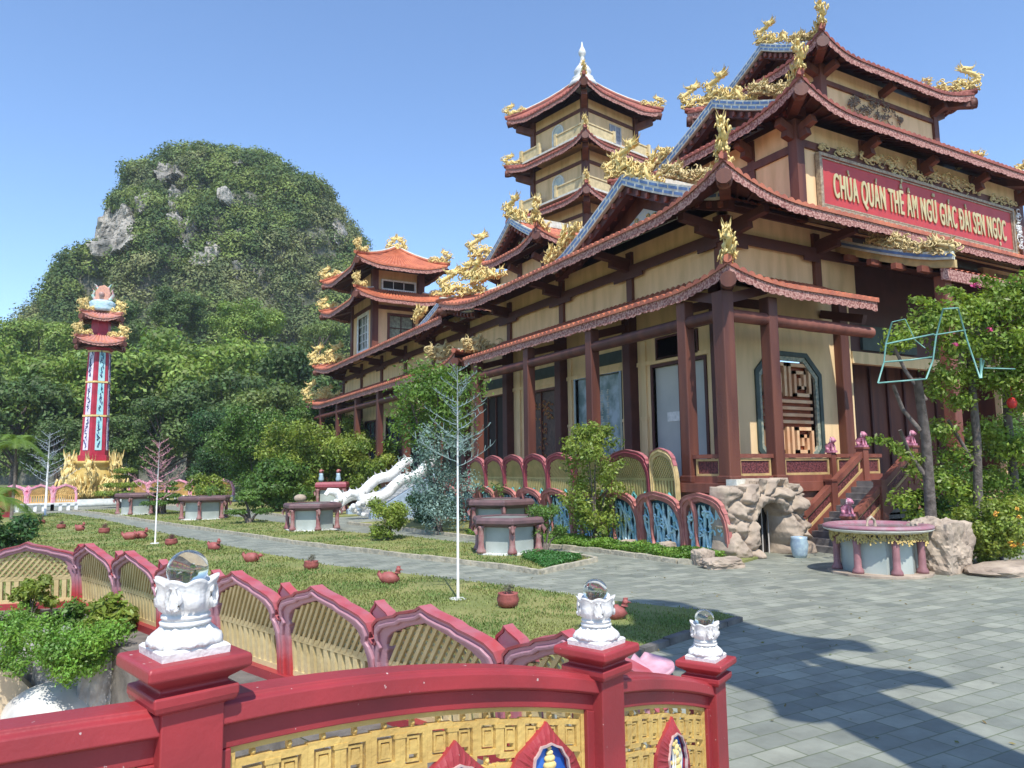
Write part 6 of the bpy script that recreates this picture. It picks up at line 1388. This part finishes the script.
def leafy(px, py, z, h, r, n, per, size, m, seed, label):
    p = gp(px, py, z); return shrub('broad_leaf_plant', p.x, p.y, h, r, m, n, per, size, label, 'plant', seed=seed, z0=z, lo=.15, stem=.015)
leafy(30, 622, -.1, .8, .36, 14, 2200, .05, YG, 82, 'small yellow-green plant standing highest at the pond corner')
leafy(104, 672, -.6, 1.25, .55, 26, 1200, .06, YG, 83, 'broad-leaved yellow-green plant just left of the nearest post')
leafy(70, 650, -.4, .8, .45, 14, 1500, .045, MG, 84, 'mid-green plant spilling over the ribbed rocks')
leafy(225, 668, 0, .18, .16, 4, 2500, .035, YG, 85, 'tiny yellow-green plant at the foot of the petal fence')
p = gp(52, 712, -.98); sh = empty('white_shell', (p.x, p.y, -.98), 'smooth white domed petal lying in the pond beside the rocks', 'ornament'); b = MB()
b.grid(lambda u, v: (1.0*(u-.5)*2*.8*sin(pi*min(1, v*.98+.02)), (v-.5)*1.5, .42*cos((u-.5)*pi)*sin(pi*v)**.7), 20, 16); o = b.build('shell', mat('white_shell_paint', (.62, .61, .57), .4, ns=3), sh, local=True); sm = o.modifiers.new('solid', 'SOLIDIFY'); sm.thickness = .05; sh.rotation_euler = (0, 0, R(60))
p = gp(4, 705, -.98); b = MB(); b.add([(-.7, -.5, 0), (.6, -.5, 0), (.6, .5, 0), (-.7, .5, 0), (-.7, -.5, .55), (.1, -.5, .6), (.1, .5, .6), (-.7, .5, .55)], [(0, 3, 2, 1), (4, 5, 6, 7), (0, 1, 5, 4), (1, 2, 6, 5), (2, 3, 7, 6), (3, 0, 4, 7)])
e = empty('sand_block', (p.x, p.y, -.975), 'beige wedge-shaped block in the pond at the left edge', 'block'); b.build('block', POND, e, local=True)
p = gp(655, 678, .01); e = empty('pink_lotus_petal', (p.x, p.y, .012), 'pale pink concrete lotus petal lying behind the middle bridge post', 'ornament'); b = MB()
b.grid(lambda u, v: ((u-.5)*1.1*sin(pi*(.12+.8*v)), v*.8-.3, .10+.22*abs(u-.5)+.18*v*v), 14, 12); o = b.build('petal', mat('pale_pink_concrete', (.66, .36, .42), .6, ns=4), e, local=True); sm = o.modifiers.new('solid', 'SOLIDIFY'); sm.thickness = .07; e.scale = (.55, .55, .6)
# ================================================================ BRIDGE RAILING
PO = [Vector((-1.78, 2.17, 1.98)), Vector((0.27, 2.70, 1.915)), Vector((2.29, 3.23, 1.595)), Vector((3.69, 3.92, 1.195))]
RZ = [1.84, 1.765, 1.435, 1.03]; BU = [.03, .075, .035]
br = empty('bridge_railing', (1.3, 3.0, .9), 'red bridge railing with square posts and ochre fretwork panels in the foreground', 'railing')
b = MB(); dk_ = [(-1.9, 1.9), (.3, 2.45), (2.3, 2.98), (3.8, 3.6), (5.2, 2.0), (4.6, .6), (2.6, -.6), (-.4, -1.6), (-2.6, -2.0)]
DECK = mat('bridge_deck', (.34, .32, .29), .85, ns=3, bump=.3)
zf = lambda x, y: .95-.045*max(0, x)-.045*max(0, x)**2*.75
vs = [(x, y, max(.02, zf(x, y))) for x, y in dk_]; n = len(vs); b.add(vs+[(x, y, z-.25) for x, y, z in vs], [tuple(reversed(range(n))), tuple(range(n, 2*n))]+[(k, (k+1) % n, n+(k+1) % n, n+k) for k in range(n)])
tag(b.build('bridge_deck', DECK), kind='structure')
BR2 = mat('bridge_red_shade', (.36, .032, .04), .45, ns=5, c2=(.30, .028, .036), bump=.12, bs=40)
YF = mat('ochre_fretwork', (.66, .46, .14), .5, ns=5, c2=(.52, .34, .10), bump=.3, bs=30)
BLU = mat('niche_blue', (.03, .16, .58), .45, ns=5, c2=(.02, .10, .42)); NRIM = mat('niche_rim', (.62, .44, .40), .5, ns=6)
def post(i):
    P = PO[i]; d = (PO[min(3, i+1)]-PO[max(0, i-1)]); d.z = 0; rz = math.atan2(d.y, d.x)
    if i == 1: rz = math.atan2(.53, 2.02)
    b = MB(); s2 = 1.0
    prof = [(.098, -1.4), (.098, -.155), (.125, -.145), (.132, -.125), (.132, -.098), (.105, -.090), (.105, -.078), (.150, -.048), (.160, -.040), (.160, -.008), (.153, 0)]
    V = []
    for r, z in prof: V += [(r*a, r*c, z) for a, c in ((-1, -1), (1, -1), (1, 1), (-1, 1))]
    ca, sa = cos(rz), sin(rz); V = [(P.x+x*ca-y*sa, P.y+x*sa+y*ca, P.z+z) for x, y, z in V]; m = len(prof)
    F = [(4*j+k, 4*j+(k+1) % 4, 4*j+4+(k+1) % 4, 4*j+4+k) for j in range(m-1) for k in range(4)]+[(3, 2, 1, 0), tuple(4*(m-1)+k for k in range(4))]
    b.add(V, F); b.build('post', BRED, br, bevel=.006); return rz
FW = mat('finial_white', (.74, .73, .71), .55, ns=16, c2=(.62, .61, .58), bump=.2, bs=60)
GL = bpy.data.materials.new('clear_glass_ball'); GL.use_nodes = True; g_ = GL.node_tree.nodes['Principled BSDF']; g_.inputs['Transmission Weight'].default_value = 1; g_.inputs['IOR'].default_value = 1.47; g_.inputs['Roughness'].default_value = .03; g_.inputs['Base Color'].default_value = (.62, .63, .58, 1)
def finial(i, rz, label):
    P = PO[i]; e = empty('lotus_finial', (P.x, P.y, P.z), label, 'finial', 'white lotus finials on the bridge posts', rz)
    b = MB(); b.lathe([(.098, 0), (.100, .022), (.092, .030)], (0, 0, 0), 8, sq=True, rz=0, smooth=False)
    b2 = MB(); n = 64; prof = [(.094, .028, 0, 0), (.104, .036, .10, 4), (.098, .050, .14, 4), (.080, .066, .16, 8), (.070, .078, .12, 8), (.060, .085, .03, 16), (.072, .088, 0, 0), (.074, .096, 0, 0), (.066, .101, 0, 0), (.064, .104, 0, 0), (.071, .108, 0, 0), (.070, .116, 0, 0), (.062, .120, .02, 16), (.076, .136, .10, 8), (.085, .156, .13, 8), (.084, .176, .10, 8), (.082, .196, .07, 8), (.088, .212, .10, 8), (.093, .224, .12, 8), (.086, .221, .10, 8), (.060, .205, .05, 8), (.03, .200, 0, 0)]
    vs = []
    for r, z, am, lb in prof:
        am *= .55
        for k in range(n):
            t = 2*pi*k/n; f_ = 1-am+am*2*abs(cos(lb*t/2)) if lb else 1; zz = z+(.014*(abs(cos(4*t))-.5) if z > .205 and r > .08 else 0)+(.006*cos(8*t*2) if .03 < z < .08 else 0); rr = r*f_/(1+am*.3)+(.0022*cos(40*t) if .13 < z < .2 else 0)
            if z < .055: q = max(abs(cos(t)), abs(sin(t))); rr = rr*(.55+.45/q)
            vs.append((rr*cos(t), rr*sin(t), zz))
    m = len(prof); b2.add(vs, [(j*n+k, j*n+(k+1) % n, (j+1)*n+(k+1) % n, (j+1)*n+k) for j in range(m-1) for k in range(n)], True)
    for k in range(4):    # scroll bosses on the cup
        a = k*pi/2+pi/4; cx_, cy_ = .084*cos(a), .084*sin(a); b2.sph((cx_, cy_, .148), .012, 8, 6)
        for s_ in (-1, 1): b2.tube([(.086*cos(a+s_*w), .086*sin(a+s_*w), z) for w, z in ((.05, .140), (.18, .145), (.26, .165), (.20, .190), (.10, .205))], [.006, .007, .007, .006, .004], 6)
    b.build('base', FW, e, local=True); b2.build('lotus', FW, e, local=True)
    b = MB(); b.sph((0, 0, .250), .060, 40, 24); b.build('glass_ball', GL, e, local=True)
    e.scale = (1.08, 1.08, 1.06); b = MB(); b.lathe([(.05, .198), (.058, .212), (.05, .214)], (0, 0, 0), 20); b.build('ball_seat', mat('grey_putty', (.42, .42, .38), .7), e, local=True)
rzs = [post(i) for i in range(4)]
finial(0, rzs[0], 'white lotus finial with glass ball on the bridge post outside the left edge'); finial(1, rzs[1], 'largest and nearest white lotus finial holding a clear glass ball')
finial(2, rzs[2], 'middle white lotus finial with glass ball on the second red post'); finial(3, rzs[3], 'smallest white lotus finial with glass ball on the last red post')
def span(i):
    A, B = PO[i].copy(), PO[i+1].copy(); A.z = B.z = 0; L_ = (B-A).length; d = (B-A)/L_; nn = Vector((d.y, -d.x, 0))   # towards the walkway
    rz_ = lambda s: lerp(RZ[i], RZ[i+1], s/L_)+BU[i]*4*(s/L_)*(1-s/L_)
    def fr(s, z, c): p = A+d*s+nn*c; return (p.x, p.y, rz_(s)+z)
    NS_ = 18; s0, s1 = .09, L_-.09
    sec = [(-.082, -.075), (-.082, -.020), (-.062, 0), (.055, 0), (.060, -.012), (.082, -.020), (.088, -.078), (.075, -.086), (.055, -.092)]
    b = MB(); m = len(sec); vs = [fr(lerp(s0, s1, k/NS_), z, c) for k in range(NS_+1) for c, z in sec]
    b.add(vs, [(k*m+j, k*m+(j+1) % m, (k+1)*m+(j+1) % m, (k+1)*m+j) for k in range(NS_) for j in range(m)]); b.add([vs[j] for j in range(m)], [tuple(reversed(range(m)))]); b.add(vs[-m:], [tuple(range(m))])
    b.build('handrail', BRED, br, bevel=.004)
    def strip(u0, u1, z0, z1, c0, c1, mb, n=12):
        vs = []
        for k in range(n+1):
            s = lerp(u0, u1, k/n); vs += [fr(s, z0, c0), fr(s, z0, c1), fr(s, z1, c1), fr(s, z1, c0)]
        mb.add(vs, [(4*k+j, 4*k+(j+1) % 4, 4*k+4+(j+1) % 4, 4*k+4+j) for k in range(n) for j in range(4)]+[(3, 2, 1, 0), (4*n, 4*n+1, 4*n+2, 4*n+3)])
    b = MB(); strip(s0, s1, -.170, -.0925, -.05, .045, b)
    strip(s0, s0+.055, -.86, -.1705, -.05, .052, b, 1); strip(s1-.055, s1, -.86, -.1705, -.05, .052, b, 1); strip(s0, s1, -.98, -.861, -.07, .07, b); b.build('panel_frame', BRED, br, bevel=.004)
    a0, a1 = s0+.056, s1-.056
    b = MB(); strip(a0, a1, -.192, -.171, -.02, .030, b); strip(a0, a0+.022, -.86, -.193, -.02, .030, b, 1); strip(a1-.022, a1, -.86, -.193, -.02, .030, b, 1)
    fw = b.build('fretwork', YF, br); b = MB(); n = max(3, int((a1-a0-.05)/.128)); pw = (a1-a0-.05)/n
    def ringsq(x0, x1, z0, z1, t, c0, th):
        o = [(x0, z0), (x1, z0), (x1, z1), (x0, z1), (x0, z0)]; ii = [(x0+t, z0+t), (x1-t, z0+t), (x1-t, z1-t), (x0+t, z1-t), (x0+t, z0+t)]; b.ring(o, ii, lambda s, z, c: fr(s, z, c0+c), th)
    rows = 0; zt = -.222
    while zt > -.80:
        for k in range(n):
            x0 = a0+.025+pw*k; w_ = pw*.995; jz = .020*((k+rows) % 2); b.prism([(x0-pw*.22, zt-.020-jz), (x0+pw*.22, zt-.020-jz), (x0+pw*.22, zt-.002-jz), (x0-pw*.22, zt-.002-jz)], lambda s, z, c: fr(s, z, .001+c), .026) if k % 2 else None; 
            ringsq(x0, x0+w_, zt-.150-jz, zt-jz*.3, .024, -.004, .028); ringsq(x0+.036, x0+w_-.036, zt-.118-jz, zt-.038, .010, -.008, .026)
            b.prism([(x0+w_*.34, zt-.108), (x0+w_*.66, zt-.108), (x0+w_*.62, zt-.055), (x0+w_*.38, zt-.055)], lambda s, z, c: fr(s, z, -.006+c), .026)
            b.sph(fr(x0+w_/2, zt+.012, .012), .011, 8, 5); b.prism([(x0+w_*.44, zt-.004), (x0+w_*.56, zt-.004), (x0+w_*.56, zt+.028), (x0+w_*.44, zt+.028)], lambda s, z, c: fr(s, z, -.004+c), .018)
            if (k+rows) % 3 == 0: b.prism([(x0-pw*.08, zt-.075), (x0+.005, zt-.075), (x0+.005, zt-.055), (x0-pw*.08, zt-.055)], lambda s, z, c: fr(s, z, -.002+c), .022)
        zt -= .19; rows += 1
    b.build('meander', YF, fw)
    # red petals with blue niches
    cen = {0: [.5, .95, 1.4], 1: [.49, 1.115, 1.667], 2: [.86]}[i]
    for j, s in enumerate(cen):
        zt = {1: (-.33, -.295, -.235)}.get(i, (-.24, -.24, -.24))[j]
        O = [(0, 0), (.035, -.045), (.075, -.085), (.125, -.13), (.155, -.19), (.17, -.27), (.165, -.36), (.14, -.46), (0, -.50)]; O = [(x*1.5, z*1.1) for x, z in O]; O = O+[(-x, z) for x, z in reversed(O[1:-1])]
        I_ = [(0, -.085), (.022, -.095), (.045, -.10), (.058, -.125), (.075, -.145), (.08, -.18), (.092, -.215), (.085, -.26), (.09, -.30), (.08, -.38), (0, -.42)]; I_ = [(x*1.45, z*1.1) for x, z in I_]; I_ = I_+[(-x, z) for x, z in reversed(I_[1:-1])]
        f2 = lambda a, z, c: fr(s+a, zt+z, .034+c)
        b = MB(); n2 = 40
        def res(poly, k):  # resample by angle round a centre
            cx_, cz_ = 0, -.24; best = []
            for q in range(k):
                a = pi/2+2*pi*q/k; dx, dz = cos(a), sin(a); r = 1
                for (x0, z0), (x1, z1) in zip(poly, poly[1:]+poly[:1]):
                    ex, ez = x1-x0, z1-z0; den = dx*ez-dz*ex
                    if abs(den) < 1e-9: continue
                    t_ = ((x0-cx_)*ez-(z0-cz_)*ex)/den; u_ = ((x0-cx_)*dz-(z0-cz_)*dx)/den
                    if t_ > 0 and -1e-6 <= u_ <= 1+1e-6: r = min(r, t_)
                best.append((cx_+dx*r, cz_+dz*r))
            return best
        oo = res(O, 96); io = res(I_, 96); vs = []
        for q in range(96): vs.append(f2(*oo[q], -.02)); 
        for q in range(96): vs.append(f2(*oo[q], .006))
        for q in range(96): x = (oo[q][0]*.5+io[q][0]*.5); z = (oo[q][1]*.5+io[q][1]*.5); vs.append(f2(x, z, .020+.006*(q % 3 == 0)))
        for q in range(96): vs.append(f2(*io[q], .030))
        for q in range(96): vs.append(f2(*io[q], .004))
        b.add(vs, [(l*96+q, l*96+(q+1) % 96, (l+1)*96+(q+1) % 96, (l+1)*96+q) for l in range(4) for q in range(96)], False); pt = b.build('red_petal', BRED, br)
        b = MB(); b.prism(io, lambda a, z, c: f2(a, z, c-.004), .012); b.build('niche', BLU, pt)
        b = MB(); b.ring([(a*1.06, -.24+(z+.24)*1.05) for a, z in io]+[(io[0][0]*1.06, -.24+(io[0][1]+.24)*1.05)], [(a*.97, -.24+(z+.24)*.98) for a, z in io]+[(io[0][0]*.97, -.24+(io[0][1]+.24)*.98)], lambda a, z, c: f2(a, z, c+.024), .014); b.build('niche_rim', NRIM, pt)
        b = MB(); zb = -.34
        if (i, j) in ((1, 2),):    # ringed golden jar
            for r, z in ((.012, -.115), (.020, -.135), (.030, -.160), (.036, -.19), (.034, -.222), (.030, -.25), (.036, -.28), (.04, -.31)): b.sph(f2(0, z, .018), r, 12, 7, (1, .6, .6))
        else:
            for r, x, z in ((.016, 0, -.14), (.022, .008, -.17), (.028, -.008, -.21), (.03, 0, -.25), (.034, .006, -.29), (.02, -.04, -.20), (.018, .045, -.19), (.016, -.03, -.155), (.016, .05, -.24), (.018, -.05, -.26)): b.sph(f2(x, z, .018), r, 10, 7, (1, .6, .9))
        b.build('golden_figure', GOLD, pt)
        if (i, j) not in ((1, 2),):
            b = MB()
            for q in range(5): b.tube([f2(-.06+.03*q, -.33, .02), f2(-.05+.03*q, -.22, .022), f2(-.065+.032*q, -.16, .018)], [.006, .009, .004], 5)
            b.build('pale_figure', PALE, pt)
for i in range(3): span(i)
# second railing of the bridge, behind the photographer's right hand side, is out of view and left out
# ================================================================ SECOND PILLAR (casts the shadow on the plaza)
gpz = empty('gate_pillar', (5.3, .2, 0), 'tall red pillar with two small roofs standing outside the right edge', 'monument')
b = MB(); b.lathe([(1.1, 0), (1.1, .3), (.8, .35), (.62, .9), (.58, 9.6)], (5.3, .2, 0), 6, smooth=False); b.build('shaft', MATS['pillar_red'], gpz)
b = MB(); b.lathe([(.55, 10.3), (.55, 12.2)], (5.3, .2, 0), 6, smooth=False); b.lathe([(.5, 13.2), (.95, 13.7), (.8, 14.5), (.55, 14.8), (.8, 15.4), (.75, 16.2), (.3, 17.0)], (5.3, .2, 0), 10); b.build('upper_shaft', MATS['pillar_gold'], gpz)
for ze, ro, ri, zz in ((9.75, .95, .5, 10.5), (12.3, 1.15, .45, 13.2)):
    o = (5.3-ro, .2-ro, 5.3+ro, .2+ro); rf, sf = skirt(gpz, o, ze, (5.3-ri, .2-ri, 5.3+ri, .2+ri), zz, .4, .25, 1.2, 'SWNE', fh=.16, name='small_roof', tile=MATS['pillar_tile'])

# ================================================================ AIR
hz = MB(); a, c = -700, 700
hz.box(-420, -60, -2.2, 420, 520, 135); ho = hz.build('haze', mat('haze_air', (.8, .85, .9))); tag(ho, 'thin daylight haze between the garden and the hill', 'haze', kind='stuff')
hm = bpy.data.materials.new('haze_volume'); hm.use_nodes = True; hn = hm.node_tree.nodes; hn.clear(); hout = hn.new('ShaderNodeOutputMaterial'); pv_ = hn.new('ShaderNodeVolumePrincipled')
pv_.inputs['Color'].default_value = (.80, .88, 1.0, 1); pv_.inputs['Density'].default_value = .00022; pv_.inputs['Anisotropy'].default_value = 0.0; hm.node_tree.links.new(pv_.outputs[0], hout.inputs['Volume']); ho.data.materials.clear(); ho.data.materials.append(hm)
